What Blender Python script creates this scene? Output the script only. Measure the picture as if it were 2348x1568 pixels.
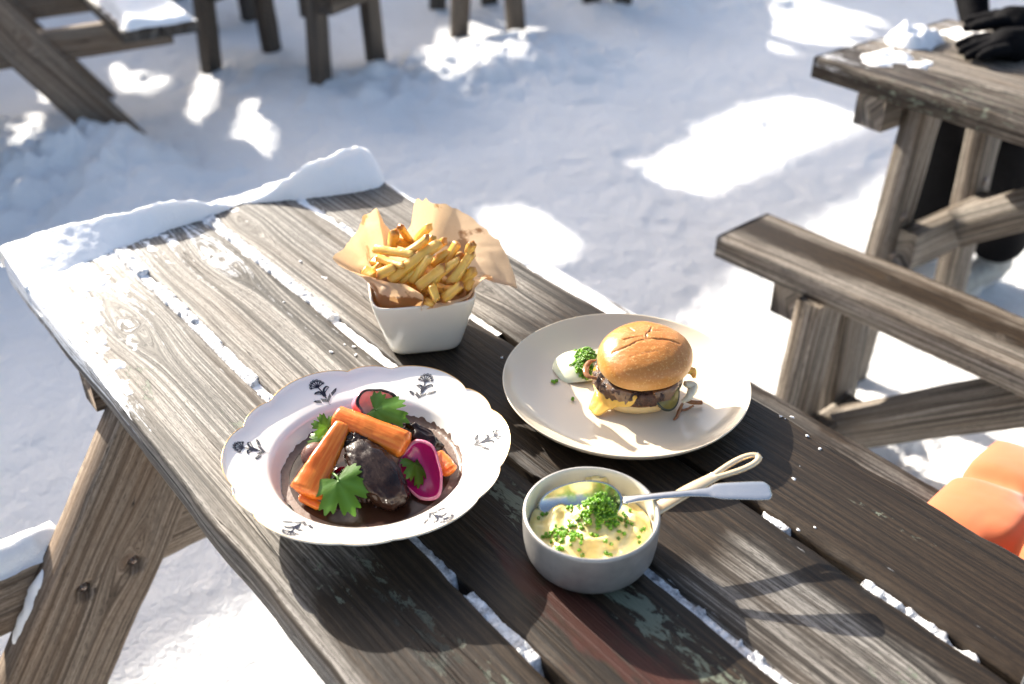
import bpy, bmesh, math, random
import numpy as np
from mathutils import Vector, Matrix, Quaternion

for o in list(bpy.data.objects):
    bpy.data.objects.remove(o, do_unlink=True)
SC = bpy.context.scene
C = SC.collection
R = math.radians

# ------------------------------------------------------------------ camera
CAM_Z = 1.39
PITCH = 33.2
cam = bpy.data.cameras.new('camera')
cam.lens = 35.0
cam.sensor_width = 36.0
cam.clip_start = 0.02
cam.clip_end = 500
cam.dof.use_dof = True
cam.dof.focus_distance = 1.02
cam.dof.aperture_fstop = 3.8
cam_o = bpy.data.objects.new('camera', cam)
C.objects.link(cam_o)
cam_o.location = (0, 0, CAM_Z)
cam_o.rotation_euler = (R(90 - PITCH), 0, 0)
SC.camera = cam_o

# ------------------------------------------------------------------ sky and sun
SUN_AZ, SUN_EL = -40.0, 26.5
SUN = Vector((math.sin(R(SUN_AZ)) * math.cos(R(SUN_EL)), math.cos(R(SUN_AZ)) * math.cos(R(SUN_EL)), math.sin(R(SUN_EL))))
world = bpy.data.worlds.new('World')
SC.world = world
world.use_nodes = True
wn = world.node_tree
sky = wn.nodes.new('ShaderNodeTexSky')
sky.sky_type = 'NISHITA'
sky.sun_disc = False
sky.sun_elevation = R(SUN_EL)
sky.sun_rotation = R(SUN_AZ)
sky.air_density = 1.0
sky.dust_density = 4.5
sky.ozone_density = 1.0
wn.links.new(sky.outputs[0], wn.nodes['Background'].inputs[0])
wn.nodes['Background'].inputs[1].default_value = 0.110
sl = bpy.data.lights.new('sun', 'SUN')
sl.energy = 5.0
sl.angle = R(0.35)
sl.color = (1.0, 0.93, 0.82)
sun_o = bpy.data.objects.new('sun', sl)
C.objects.link(sun_o)
sun_o.rotation_euler = SUN.to_track_quat('Z', 'Y').to_euler()
SC.view_settings.view_transform = 'Standard'
SC.view_settings.look = 'None'
SC.view_settings.gamma = 1.0
SC.view_settings.use_curve_mapping = False
SC.view_settings.exposure = 1.42

# ------------------------------------------------------------------ measuring helper: a photo point (2348 wide) at a known height
FPX = 2348 * 35.0 / 36.0
_cp, _sp = math.cos(R(PITCH)), math.sin(R(PITCH))
def at(px, py, z):
    u = (px - 1174) / FPX
    v = -(py - 784) / FPX
    d = Vector((u, _cp + v * _sp, -_sp + v * _cp))
    s = (z - CAM_Z) / d.z
    return Vector((d.x * s, d.y * s, z))

TA = R(39.0)                                   # heading of the near table
ET = Vector((math.sin(TA), -math.cos(TA), 0))
EN = Vector((math.cos(TA), math.sin(TA), 0))
TOP = 0.74
def TN(t, n, z=TOP):
    return ET * t + EN * n + Vector((0, 0, z))

# ------------------------------------------------------------------ numpy noise
def _h(ix, iy, iz, s):
    n = (ix.astype(np.int64) * 374761393 + iy.astype(np.int64) * 668265263 + iz.astype(np.int64) * 2147483647 + s * 1274126177) & 0xffffffff
    n = ((n ^ (n >> 13)) * 1274126177) & 0xffffffff
    n = ((n ^ (n >> 15)) * 2246822519) & 0xffffffff
    n = n ^ (n >> 16)
    return (n & 0xffffff) / float(0xffffff) * 2 - 1
def vnoise(x, y, z=0.0, s=0):
    x, y, z = np.broadcast_arrays(np.asarray(x, float), np.asarray(y, float), np.asarray(z, float))
    ix, iy, iz = np.floor(x), np.floor(y), np.floor(z)
    fx, fy, fz = x - ix, y - iy, z - iz
    ux, uy, uz = [f * f * f * (f * (f * 6 - 15) + 10) for f in (fx, fy, fz)]
    r = 0
    for dx in (0, 1):
        for dy in (0, 1):
            for dz in (0, 1):
                w = (ux if dx else 1 - ux) * (uy if dy else 1 - uy) * (uz if dz else 1 - uz)
                r = r + w * _h(ix + dx, iy + dy, iz + dz, s)
    return r
def fbm(x, y, z=0.0, o=4, s=0, g=0.5):
    a, f, r, t = 1.0, 1.0, 0.0, 0.0
    for k in range(o):
        r = r + a * vnoise(np.asarray(x) * f + 13.7 * k, np.asarray(y) * f + 7.1 * k, np.asarray(z) * f, s + k)
        t += a
        a *= g
        f *= 2.03
    return r / t
def sstep(a, b, x):
    t = np.clip((np.asarray(x, float) - a) / (b - a), 0, 1)
    return t * t * (3 - 2 * t)

# ------------------------------------------------------------------ object helpers
def tag(o, label=None, cat=None, group=None, kind=None):
    if label: o['label'] = label
    if cat: o['category'] = cat
    if group: o['group'] = group
    if kind: o['kind'] = kind
    return o
def link(o, parent=None, m=None):
    C.objects.link(o)
    if parent is not None:
        o.parent = parent
    if m is not None:
        o.matrix_local = m
    return o
def empty(name, loc=(0, 0, 0), rz=0.0):
    o = bpy.data.objects.new(name, None)
    o.empty_display_size = 0.1
    o.location = loc
    o.rotation_euler = (0, 0, rz)
    C.objects.link(o)
    return o
def mesh(name, v, f, mat=None, parent=None, m=None, smooth=True, attrs=None):
    me = bpy.data.meshes.new(name)
    v = np.asarray(v, float)
    me.from_pydata(v.tolist(), [], [list(map(int, q)) for q in f])
    if smooth:
        me.polygons.foreach_set('use_smooth', [True] * len(me.polygons))
    if attrs:
        for k, a in attrs.items():
            at_ = me.attributes.new(k, 'FLOAT', 'POINT')
            at_.data.foreach_set('value', np.asarray(a, np.float32).ravel())
    me.update()
    o = bpy.data.objects.new(name, me)
    if mat: me.materials.append(mat)
    return link(o, parent, m)
def grid_faces(nu, nv, wrap_u=False, wrap_v=False, off=0):
    f = []
    for i in range(nu if wrap_u else nu - 1):
        for j in range(nv if wrap_v else nv - 1):
            a = i * nv + j
            b = ((i + 1) % nu) * nv + j
            c = ((i + 1) % nu) * nv + (j + 1) % nv
            d = i * nv + (j + 1) % nv
            f.append((off + a, off + b, off + c, off + d))
    return f
def lathe(prof, seg, rfun=None, closed=False):
    """prof: (r, z) list; rfun(theta, r, z) -> r, z"""
    prof = np.asarray(prof, float)
    th = np.linspace(0, 2 * np.pi, seg, endpoint=False)
    rr = np.repeat(prof[None, :, 0], seg, 0)
    zz = np.repeat(prof[None, :, 1], seg, 0)
    tt = np.repeat(th[:, None], len(prof), 1)
    if rfun: rr, zz = rfun(tt, rr, zz)
    v = np.stack([rr * np.cos(tt), rr * np.sin(tt), zz], -1).reshape(-1, 3)
    return v, grid_faces(seg, len(prof), True, closed)
def spline(pts, n):
    """Catmull-Rom through points (open)"""
    P = [np.asarray(p, float) for p in pts]
    P = [2 * P[0] - P[1]] + P + [2 * P[-1] - P[-2]]
    out = []
    k = len(P) - 3
    for i in range(n):
        s = i / (n - 1) * k
        a = min(int(s), k - 1)
        t = s - a
        p0, p1, p2, p3 = P[a:a + 4]
        out.append(0.5 * (2 * p1 + (p2 - p0) * t + (2 * p0 - 5 * p1 + 4 * p2 - p3) * t * t + (3 * p1 - p0 - 3 * p2 + p3) * t ** 3))
    return np.array(out)
def tube(pts, rad, seg=10, flat=1.0, up=(0, 0, 1), cap=True, closed=False):
    pts = np.asarray(pts, float)
    n = len(pts)
    rad = np.broadcast_to(np.asarray(rad, float), (n,))
    v = []
    upv = Vector(up)
    for i in range(n):
        a = pts[(i - 1) % n if closed else max(i - 1, 0)]
        b = pts[(i + 1) % n if closed else min(i + 1, n - 1)]
        d = Vector(b - a).normalized()
        s = d.cross(upv)
        if s.length < 1e-4: s = d.cross(Vector((1, 0, 0)))
        s.normalize()
        u = s.cross(d)
        for k in range(seg):
            th = 2 * math.pi * k / seg
            v.append(Vector(pts[i]) + (s * math.cos(th) + u * math.sin(th) * flat) * rad[i])
    f = grid_faces(n, seg, closed, True)
    if cap and not closed:
        f.append(tuple(range(seg))[::-1])
        f.append(tuple((n - 1) * seg + k for k in range(seg)))
    return [tuple(q) for q in v], f
class MB:
    def __init__(s): s.v, s.f = [], []
    def add(s, v, f):
        o = len(s.v)
        s.v += [tuple(q) for q in v]
        s.f += [tuple(i + o for i in q) for q in f]
        return s
    def build(s, name, mat, parent=None, m=None, smooth=True): return mesh(name, s.v, s.f, mat, parent, m, smooth)
def axes(origin, x, z):
    """matrix with local x along x and local z near z"""
    x = Vector(x).normalized()
    z = Vector(z)
    y = z.cross(x).normalized()
    z = x.cross(y)
    m = Matrix((x, y, z)).transposed().to_4x4()
    m.translation = Vector(origin)
    return m
def evaluated(o, name):
    dg = bpy.context.evaluated_depsgraph_get()
    me = bpy.data.meshes.new_from_object(o.evaluated_get(dg))
    me.name = name
    return me
def blob(name, caps, mat, parent=None, voxel=0.006, smooth=8, m=None):
    """one continuous skin round tapered capsules ((p0, r0), (p1, r1)) """
    mb = MB()
    for (p0, r0), (p1, r1) in caps:
        p0, p1 = Vector(p0), Vector(p1)
        d = p1 - p0
        if d.length < 1e-6: d = Vector((0, 0, 1e-4))
        dn = d.normalized()
        pts, rad = [], []
        for k in range(6):
            a = math.pi / 2 * k / 5
            pts.append(p0 - dn * r0 * math.cos(a)); rad.append(max(r0 * math.sin(a), 1e-4))
        for k in range(6):
            a = math.pi / 2 * k / 5
            pts.append(p1 + dn * r1 * math.sin(a)); rad.append(max(r1 * math.cos(a), 1e-4))
        mb.add(*tube([tuple(q) for q in pts], rad, 14, up=(0.13, 0.31, 0.94)))
    o = mb.build(name, mat)
    r = o.modifiers.new('r', 'REMESH'); r.mode = 'VOXEL'; r.voxel_size = voxel; r.use_smooth_shade = True
    s = o.modifiers.new('s', 'SMOOTH'); s.iterations = smooth; s.factor = 0.5
    me = evaluated(o, name)
    o.modifiers.clear()
    o.data = me
    if not me.materials: me.materials.append(mat)
    me.polygons.foreach_set('use_smooth', [True] * len(me.polygons))
    if parent is not None: o.parent = parent
    if m is not None: o.matrix_local = m
    return o

# ------------------------------------------------------------------ material helpers
class NT:
    def __init__(s, name):
        s.m = bpy.data.materials.new(name)
        s.m.use_nodes = True
        s.t = s.m.node_tree
        s.b = s.t.nodes['Principled BSDF']
        s.out = s.t.nodes['Material Output']
    def n(s, ty, **kw):
        x = s.t.nodes.new(ty)
        for k, v in kw.items(): setattr(x, k, v)
        return x
    def l(s, a, b): s.t.links.new(a, b)
    def val(s, sock, v):
        if hasattr(v, 'is_linked') or isinstance(v, bpy.types.NodeSocket): s.l(v, sock)
        else: sock.default_value = v
    def math(s, op, a, b=0.0, c=None, clamp=False):
        x = s.n('ShaderNodeMath', operation=op, use_clamp=clamp)
        s.val(x.inputs[0], a); s.val(x.inputs[1], b)
        if c is not None: s.val(x.inputs[2], c)
        return x.outputs[0]
    def attr(s, name): return s.n('ShaderNodeAttribute', attribute_name=name).outputs['Fac']
    def vec(s, x, y, z=0.0):
        c = s.n('ShaderNodeCombineXYZ')
        s.val(c.inputs[0], x); s.val(c.inputs[1], y); s.val(c.inputs[2], z)
        return c.outputs[0]
    def obj(s): return s.n('ShaderNodeTexCoord').outputs['Object']
    def noise(s, vec, scale, detail=3.0, rough=0.55, dist=0.0):
        x = s.n('ShaderNodeTexNoise')
        if vec is not None: s.l(vec, x.inputs['Vector'])
        x.inputs['Scale'].default_value = scale
        x.inputs['Detail'].default_value = detail
        x.inputs['Roughness'].default_value = rough
        x.inputs['Distortion'].default_value = dist
        return x.outputs['Fac']
    def vor(s, vec, scale, feature='F1'):
        x = s.n('ShaderNodeTexVoronoi', feature=feature)
        if vec is not None: s.l(vec, x.inputs['Vector'])
        x.inputs['Scale'].default_value = scale
        return x.outputs['Distance']
    def ramp(s, fac, stops):
        x = s.n('ShaderNodeValToRGB')
        e = x.color_ramp.elements
        while len(e) < len(stops): e.new(0.5)
        for q, (p, c) in zip(e, stops):
            q.position = p
            q.color = (c[0], c[1], c[2], 1) if hasattr(c, '__len__') else (c, c, c, 1)
        s.l(fac, x.inputs[0])
        return x.outputs[0]
    def mix(s, fac, a, b, mode='MIX'):
        x = s.n('ShaderNodeMix', data_type='RGBA', blend_type=mode)
        s.val(x.inputs[0], fac)
        for sock, v in ((x.inputs[6], a), (x.inputs[7], b)):
            if isinstance(v, bpy.types.NodeSocket): s.l(v, sock)
            else: sock.default_value = (v[0], v[1], v[2], 1)
        return x.outputs[2]
    def bump(s, h, dist=0.001, strength=1.0, prev=None):
        x = s.n('ShaderNodeBump')
        x.inputs['Distance'].default_value = dist
        x.inputs['Strength'].default_value = strength
        s.l(h, x.inputs['Height'])
        if prev is not None: s.l(prev, x.inputs['Normal'])
        s.l(x.outputs[0], s.b.inputs['Normal'])
        return x.outputs[0]
    def base(s, v):
        if isinstance(v, bpy.types.NodeSocket): s.l(v, s.b.inputs['Base Color'])
        else: s.b.inputs['Base Color'].default_value = (v[0], v[1], v[2], 1)
    def set(s, **kw):
        for k, v in kw.items():
            sock = s.b.inputs[k.replace('_', ' ')]
            if isinstance(v, bpy.types.NodeSocket): s.l(v, sock)
            else: sock.default_value = v
        return s
def simple(name, col, rough=0.5, var=0.12, scale=40.0, bump=0.0, sss=0.0, sssr=(1, .5, .3), ssss=0.004, **kw):
    t = NT(name)
    n = t.noise(t.obj(), scale, 4, 0.6)
    t.base(t.mix(t.ramp(n, [(0.3, 0.0), (0.7, 1.0)]), [c * (1 - var) for c in col], [min(1, c * (1 + var)) for c in col]))
    t.set(Roughness=rough, **kw)
    if sss:
        t.set(Subsurface_Weight=sss, Subsurface_Radius=sssr, Subsurface_Scale=ssss)
    if bump:
        t.bump(n, bump)
    return t.m

# ------------------------------------------------------------------ wood
def wood_material(name, dark, mid, light, wetcol, rough=0.62):
    t = NT(name)
    rnd = t.n('ShaderNodeObjectInfo').outputs['Random']
    ring = t.attr('ring'); lng = t.attr('lng')
    ph = t.math('MULTIPLY', rnd, 37.0)
    n1 = t.noise(t.vec(t.math('MULTIPLY', lng, 1.3), t.math('MULTIPLY', ring, 170.0), ph), 1.0, 2.0, 0.5)
    n2 = t.noise(t.vec(t.math('MULTIPLY', lng, 7.0), t.math('MULTIPLY', ring, 620.0), ph), 1.0, 2.0, 0.6)
    n3 = t.noise(t.vec(t.math('MULTIPLY', lng, 110.0), t.math('MULTIPLY', ring, 1100.0), ph), 1.0, 2.0, 0.6)
    big = t.noise(t.vec(t.math('MULTIPLY', lng, 3.0), t.math('MULTIPLY', ring, 22.0), ph), 1.0, 4.0, 0.6)
    col = t.ramp(n1, [(0.36, dark), (0.45, mid), (0.53, light), (0.58, [c * 1.2 for c in light]), (0.66, mid)])
    col = t.mix(t.ramp(n2, [(0.36, 0.75), (0.54, 0.0)]), col, dark)
    col = t.mix(t.ramp(n3, [(0.34, 0.85), (0.47, 0.0)]), col, [c * 0.4 for c in dark])
    col = t.mix(t.ramp(big, [(0.42, 0.0), (0.7, 0.45)]), col, [mid[0] * 1.05, mid[1] * 0.82, mid[2] * 0.62])
    kn = t.attr('knot')
    col = t.mix(t.math('MULTIPLY', kn, 0.55), col, [dark[0] * 1.1, dark[1] * 0.8, dark[2] * 0.6])
    # fine drying cracks along the grain
    cr = t.noise(t.vec(t.math('MULTIPLY', lng, 2.2), t.math('MULTIPLY', ring, 60.0), t.math('ADD', ph, 5.0)), 1.0, 1.0, 0.5)
    crk = t.ramp(t.math('ABSOLUTE', t.math('SUBTRACT', cr, 0.5)), [(0.0, 1.0), (0.007, 0.0)])
    crm = t.math('MULTIPLY', crk, t.ramp(big, [(0.54, 0.0), (0.60, 1.0)]))
    col = t.mix(crm, col, (0.012, 0.010, 0.008))
    # moisture soaked into the boards
    wn_ = t.noise(t.vec(t.math('MULTIPLY', lng, 9.0), t.math('MULTIPLY', ring, 45.0), ph), 1.0, 5.0, 0.65)
    wet = t.math('ADD', t.attr('wet'), t.math('MULTIPLY', t.math('SUBTRACT', wn_, 0.5), 1.1))
    wet = t.ramp(wet, [(0.25, 0.0), (0.75, 1.0)])
    wc = t.mix(0.35, t.mix(1.0, col, [c * 0.27 for c in wetcol], 'MULTIPLY'), [c * 0.028 for c in wetcol])
    col = t.mix(wet, col, wc)
    # old red paint
    rn = t.noise(t.vec(t.math('MULTIPLY', lng, 14.0), t.math('MULTIPLY', ring, 50.0), 3.0), 1.0, 4.0, 0.6)
    rm = t.ramp(t.math('ADD', t.attr('red'), t.math('MULTIPLY', t.math('SUBTRACT', rn, 0.5), 2.0)), [(0.50, 0.0), (0.75, 1.0)])
    col = t.mix(t.math('MULTIPLY', rm, 0.8), col, (0.050, 0.013, 0.008))
    # pale green lichen crust
    ln = t.noise(t.vec(t.math('MULTIPLY', lng, 42.0), t.math('MULTIPLY', ring, 105.0), 9.0), 1.0, 6.0, 0.72, 0.6)
    lm = t.ramp(t.math('ADD', t.attr('lich'), t.math('MULTIPLY', t.math('SUBTRACT', ln, 0.5), 2.6)), [(0.62, 0.0), (0.74, 1.0)])
    col = t.mix(t.math('MULTIPLY', lm, 0.85), col, t.mix(n3, (0.20, 0.225, 0.165), (0.10, 0.115, 0.085)))
    # black marks, plus stew plate shade deepened into the left board's colour
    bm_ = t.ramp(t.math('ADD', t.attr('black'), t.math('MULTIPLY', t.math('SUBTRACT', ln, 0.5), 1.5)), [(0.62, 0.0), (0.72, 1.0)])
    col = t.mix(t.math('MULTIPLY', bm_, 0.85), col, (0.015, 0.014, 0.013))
    # frost dust caught in the grain
    fr = t.math('ADD', t.attr('frost'), t.math('MULTIPLY', t.math('SUBTRACT', n1, 0.5), -1.6))
    fr = t.math('ADD', fr, t.math('MULTIPLY', t.math('SUBTRACT', ln, 0.5), 0.9))
    frm = t.ramp(fr, [(0.45, 0.0), (0.75, 1.0)])
    col = t.mix(frm, col, (0.82, 0.83, 0.85))
    t.base(col)
    rg = t.mix(wet, (rough,) * 3, (0.52,) * 3)
    rg = t.mix(frm, rg, (0.55,) * 3)
    t.set(Roughness=rg)
    t.b.inputs['Specular IOR Level'].default_value = 0.27
    hgt = t.math('ADD', t.math('MULTIPLY', n1, 1.0), t.math('MULTIPLY', n2, 0.35))
    hgt = t.math('ADD', hgt, t.math('MULTIPLY', n3, 0.25))
    hgt = t.math('SUBTRACT', hgt, t.math('MULTIPLY', crm, 1.2))
    hgt = t.math('ADD', hgt, t.math('MULTIPLY', lm, 0.2))
    t.bump(hgt, 0.0016, 0.9)
    return t.m
WOOD = wood_material('weathered_wood', (0.026, 0.023, 0.020), (0.112, 0.102, 0.089), (0.285, 0.266, 0.240), (0.66, 0.46, 0.29))
WOOD_LEG = wood_material('sheltered_wood', (0.085, 0.063, 0.046), (0.19, 0.150, 0.114), (0.27, 0.218, 0.170), (0.6, 0.45, 0.3), 0.8)
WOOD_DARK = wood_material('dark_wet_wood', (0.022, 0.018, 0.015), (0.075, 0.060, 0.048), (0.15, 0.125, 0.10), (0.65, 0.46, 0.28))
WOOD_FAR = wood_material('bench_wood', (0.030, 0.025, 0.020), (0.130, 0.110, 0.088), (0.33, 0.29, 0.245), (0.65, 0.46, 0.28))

def plank_mesh(L, W, TH, res=0.02, resy=0.02, seed=0, knots=(), fields=None, wear=0.003, holes=(), bow=0.0, flip=False):
    """a board along local x, grain in x; returns verts, faces, attributes"""
    nx = max(2, int(L / res) + 1)
    ny = max(4, int(W / resy) + 1)
    x = np.linspace(-L / 2, L / 2, nx)
    e = min(0.004, TH * 0.12)
    yi = np.linspace(-W / 2 + e, W / 2 - e, ny)
    y = np.concatenate([[-W / 2], [-W / 2 + e * 0.3], yi, [W / 2 - e * 0.3], [W / 2]])
    zt = np.concatenate([[TH / 2 - e], [TH / 2 - e * 0.3], np.full(ny, TH / 2), [TH / 2 - e * 0.3], [TH / 2 - e]])
    yb = np.array([W / 2, W / 2, -W / 2, -W / 2])
    zb = np.array([0.0, -TH / 2, -TH / 2, 0.0])
    Y = np.concatenate([y, yb]); Z = np.concatenate([zt, zb])
    nt = len(y)
    X2 = np.repeat(x[:, None], len(Y), 1)
    Y2 = np.repeat(Y[None], nx, 0).copy()
    Z2 = np.repeat(Z[None], nx, 0).copy()
    yr = Y2.copy()
    yr[:, nt:] = Y2[:, nt:] + (TH / 2 - Z2[:, nt:]) * np.sign(Y2[:, nt:]) * 0.9
    # worn edges
    edge = np.clip(1 - (W / 2 - np.abs(Y2)) / 0.012, 0, 1)
    wn2 = fbm(X2 * 14, Y2 * 6 + seed * 3.1, 0, 4, seed)
    top = np.zeros_like(Y2); top[:, :nt] = 1
    Z2 -= top * edge * wear * np.clip(0.4 + wn2 * 1.6, 0, 3)
    Y2 += np.where(np.abs(Y2) > W / 2 - 0.006, 1, 0) * fbm(X2 * 7, np.sign(Y2) * 3, 0, 3, seed + 5) * wear * 0.8
    Z2 += bow * (X2 / L * 2) ** 2
    Z2 += top * fbm(X2 * 3, Y2 * 12, 0, 2, seed + 9) * wear * 0.25
    ring = yr + 0.018 * fbm(X2 * 0.7, yr * 2, 0, 1, seed + 2) + 0.0018 * fbm(X2 * 5, yr * 12, 0, 2, seed + 3)
    knot = np.zeros_like(X2)
    for (xk, yk, a) in knots:
        dx = (X2 - xk) / (a * 3.2); dy = (yr - yk) / a
        pull = np.exp(-dx * dx) * np.exp(-np.abs(dy) * 0.8)
        ring = ring - a * 1.1 * pull * np.tanh(dy * 2.5)
        d = np.sqrt(((X2 - xk) / (a * 0.95)) ** 2 + ((yr - yk) / (a * 0.75)) ** 2)
        w = sstep(1.0, 0.55, d)
        ring = ring * (1 - w) + (yk + d * a * 0.9) * w
        knot = np.maximum(knot, sstep(0.95, 0.5, d))
    for (xh, yh, r, dep) in holes:
        d = np.sqrt((X2 - xh) ** 2 + (Y2 - yh) ** 2)
        Z2 -= top * dep * sstep(r * 1.12, r * 0.88, d)
    v = np.stack([X2, Y2, Z2], -1).reshape(-1, 3)
    f = grid_faces(nx, len(Y), False, True)
    f = [q[::-1] for q in f]
    n = len(Y)
    f.append(tuple(range(n)))
    f.append(tuple((nx - 1) * n + k for k in range(n))[::-1])
    at_ = {'ring': ring + seed * 0.37, 'lng': X2 + seed * 1.7, 'knot': knot}
    for k in ('wet', 'lich', 'red', 'black', 'frost'):
        at_[k] = fields[k](X2, yr) if fields and k in fields else np.full_like(X2, -1.0)
    return v, f[::-1] if False else f, at_
def board(name, parent, p0, p1, W, TH, up=(0, 0, 1), mat=None, **kw):
    """board from p0 to p1 (centre line, parent space); local z (its top face) near 'up'"""
    p0, p1 = Vector(p0), Vector(p1)
    L = (p1 - p0).length
    v, f, a = plank_mesh(L, W, TH, **kw)
    return mesh(name, v, f, mat or WOOD_FAR, parent, axes((p0 + p1) / 2, p1 - p0, up), True, a)
def fix_normals(o):
    bm = bmesh.new(); bm.from_mesh(o.data)
    bmesh.ops.recalc_face_normals(bm, faces=bm.faces)
    bm.to_mesh(o.data); bm.free()
    return o

# ------------------------------------------------------------------ snow materials
def snow_material(name, sss=0.0, bump=0.004, scale=1.0):
    t = NT(name)
    o = t.obj()
    n1 = t.noise(o, 22 * scale, 6, 0.65)
    n2 = t.noise(o, 160 * scale, 3, 0.6)
    n0 = t.noise(o, 3.5 * scale, 5, 0.6)
    t.base(t.mix(t.ramp(n0, [(0.35, 0.0), (0.65, 1.0)]), t.mix(n1, (0.84, 0.84, 0.835), (0.91, 0.905, 0.895)), (0.92, 0.92, 0.915)))
    t.set(Roughness=0.65)
    t.b.inputs['Specular IOR Level'].default_value = 0.3
    if sss:
        t.set(Subsurface_Weight=sss, Subsurface_Radius=(1.0, 0.95, 0.9), Subsurface_Scale=0.006)
    h = t.math('ADD', n1, t.math('MULTIPLY', n2, 0.3))
    t.bump(h, bump, 0.8)
    return t.m
SNOW = snow_material('trodden_snow', 0, 0.035, 0.8)
SNOW_TABLE = snow_material('table_snow', 0.35, 0.003, 2.0)
_t = NT('icy_snow')
_a = _t.noise(_t.obj(), 70, 5, 0.7); _b0 = _t.noise(_t.obj(), 330, 3, 0.6)
_t.base(_t.mix(_t.ramp(_a, [(0.38, 0.0), (0.56, 1.0)]), (0.30, 0.30, 0.31), (0.88, 0.885, 0.89)))
_t.set(Roughness=_t.ramp(_a, [(0.38, 0.25), (0.56, 0.6)]), Subsurface_Weight=0.3, Subsurface_Radius=(1, 1, 1), Subsurface_Scale=0.004)
_t.bump(_t.math('ADD', _a, _t.math('MULTIPLY', _b0, 0.5)), 0.005, 0.9)
ICE = _t.m

# ================================================================== SETTING: snow ground
MOUNDS = [(-1.36, 3.12, 0.12, 0.26, 0.22), (-1.2, 2.95, 0.05, 0.55, 0.35), (-1.85, 2.85, 0.07, 0.45, 0.35), (-1.9, 3.3, 0.07, 0.5, 0.4),
          (-0.80, 3.90, 0.07, 0.40, 0.30), (-0.35, 4.05, 0.04, 0.4, 0.3), (-0.06, 4.25, 0.09, 0.46, 0.40), (0.3, 4.4, 0.04, 0.35, 0.3),
          (-1.3, 4.3, 0.04, 0.5, 0.3), (0.75, 5.4, 0.06, 0.8, 0.3), (1.0, 1.55, 0.05, 0.3, 0.15), (0.75, 1.75, 0.05, 0.16, 0.14), (1.35, 1.5, 0.05, 0.2, 0.12)]
_rng = random.Random(11)
LUMPS = []
for k in range(90):
    c = _rng.choice([(-1.35, 2.85, 0.55, 0.3), (-0.05, 4.35, 0.35, 0.18), (-0.6, 4.0, 0.4, 0.2), (0.6, 1.9, 0.35, 0.25), (1.1, 1.5, 0.5, 0.25), (-0.5, 0.9, 0.3, 0.2)])
    r = _rng.uniform(0.012, 0.04)
    LUMPS.append((c[0] + _rng.gauss(0, 1) * c[2] * 0.6, c[1] + _rng.gauss(0, 1) * c[3] * 0.6, r))
PRINTS = [(0.35 + _rng.uniform(-1.3, 1.4), _rng.uniform(1.2, 5.0), _rng.uniform(0, 3.14)) for k in range(24)]
def ground_z(x, y):
    x = np.asarray(x, float); y = np.asarray(y, float)
    near = np.exp(-((x / 9) ** 2 + ((y - 2) / 9) ** 2))
    z = (0.020 * fbm(x * 1.1, y * 1.1, 0, 3, 21) + near * (0.012 * fbm(x * 5, y * 5, 0, 4, 22) + 0.007 * fbm(x * 15, y * 15, 0, 4, 23)))
    for (mx, my, h, rx, ry) in MOUNDS:
        d = ((x - mx) / rx) ** 2 + ((y - my) / ry) ** 2
        e = np.exp(-d)
        z = z + h * e * (1 + 0.3 * fbm(x * 7, y * 7, 0, 3, 24)) + 0.022 * sstep(0.10, 0.5, e) * fbm(x * 14, y * 14, 0, 5, 25)
    for (lx, ly, r) in LUMPS:
        d = np.sqrt((x - lx) ** 2 + (y - ly) ** 2) / r
        z = z + 0.5 * r * sstep(1.0, 0.1, d) * (1 + 0.4 * vnoise(x * 40, y * 40, 0, 26))
    for (fx, fy, a) in PRINTS:
        u = (x - fx) * math.cos(a) + (y - fy) * math.sin(a); w = -(x - fx) * math.sin(a) + (y - fy) * math.cos(a)
        d = (u / 0.14) ** 2 + (w / 0.055) ** 2
        z = z - 0.007 * sstep(1.1, 0.4, d) + 0.003 * np.exp(-((d - 1.2) / 0.4) ** 2)
    return z
def graded(a, b, lo, hi, fine, mid, far):
    out = list(np.arange(a, b, fine))
    p, s = b, fine
    while p < hi:
        s = min(max(s * 1.09, mid if p < b + 2 else s * 1.25), far); out.append(p); p += s
    out.append(hi)
    p, s = a, fine
    pre = []
    while p > lo:
        s = min(max(s * 1.09, mid if p > a - 2 else s * 1.25), far); p -= s; pre.append(max(p, lo))
    return np.array(sorted(set(pre)) + out)
gx = graded(-1.9, 2.1, -150, 150, 0.014, 0.03, 12.0)
gy = graded(0.5, 5.6, -150, 150, 0.016, 0.03, 12.0)
GX, GY = np.meshgrid(gx, gy, indexing='ij')
gv = np.stack([GX, GY, ground_z(GX, GY)], -1).reshape(-1, 3)
ground = mesh('snow_ground', gv, grid_faces(len(gx), len(gy)), SNOW)
tag(ground, 'trodden snow covering the whole yard between the tables', None, None, 'structure')

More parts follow.
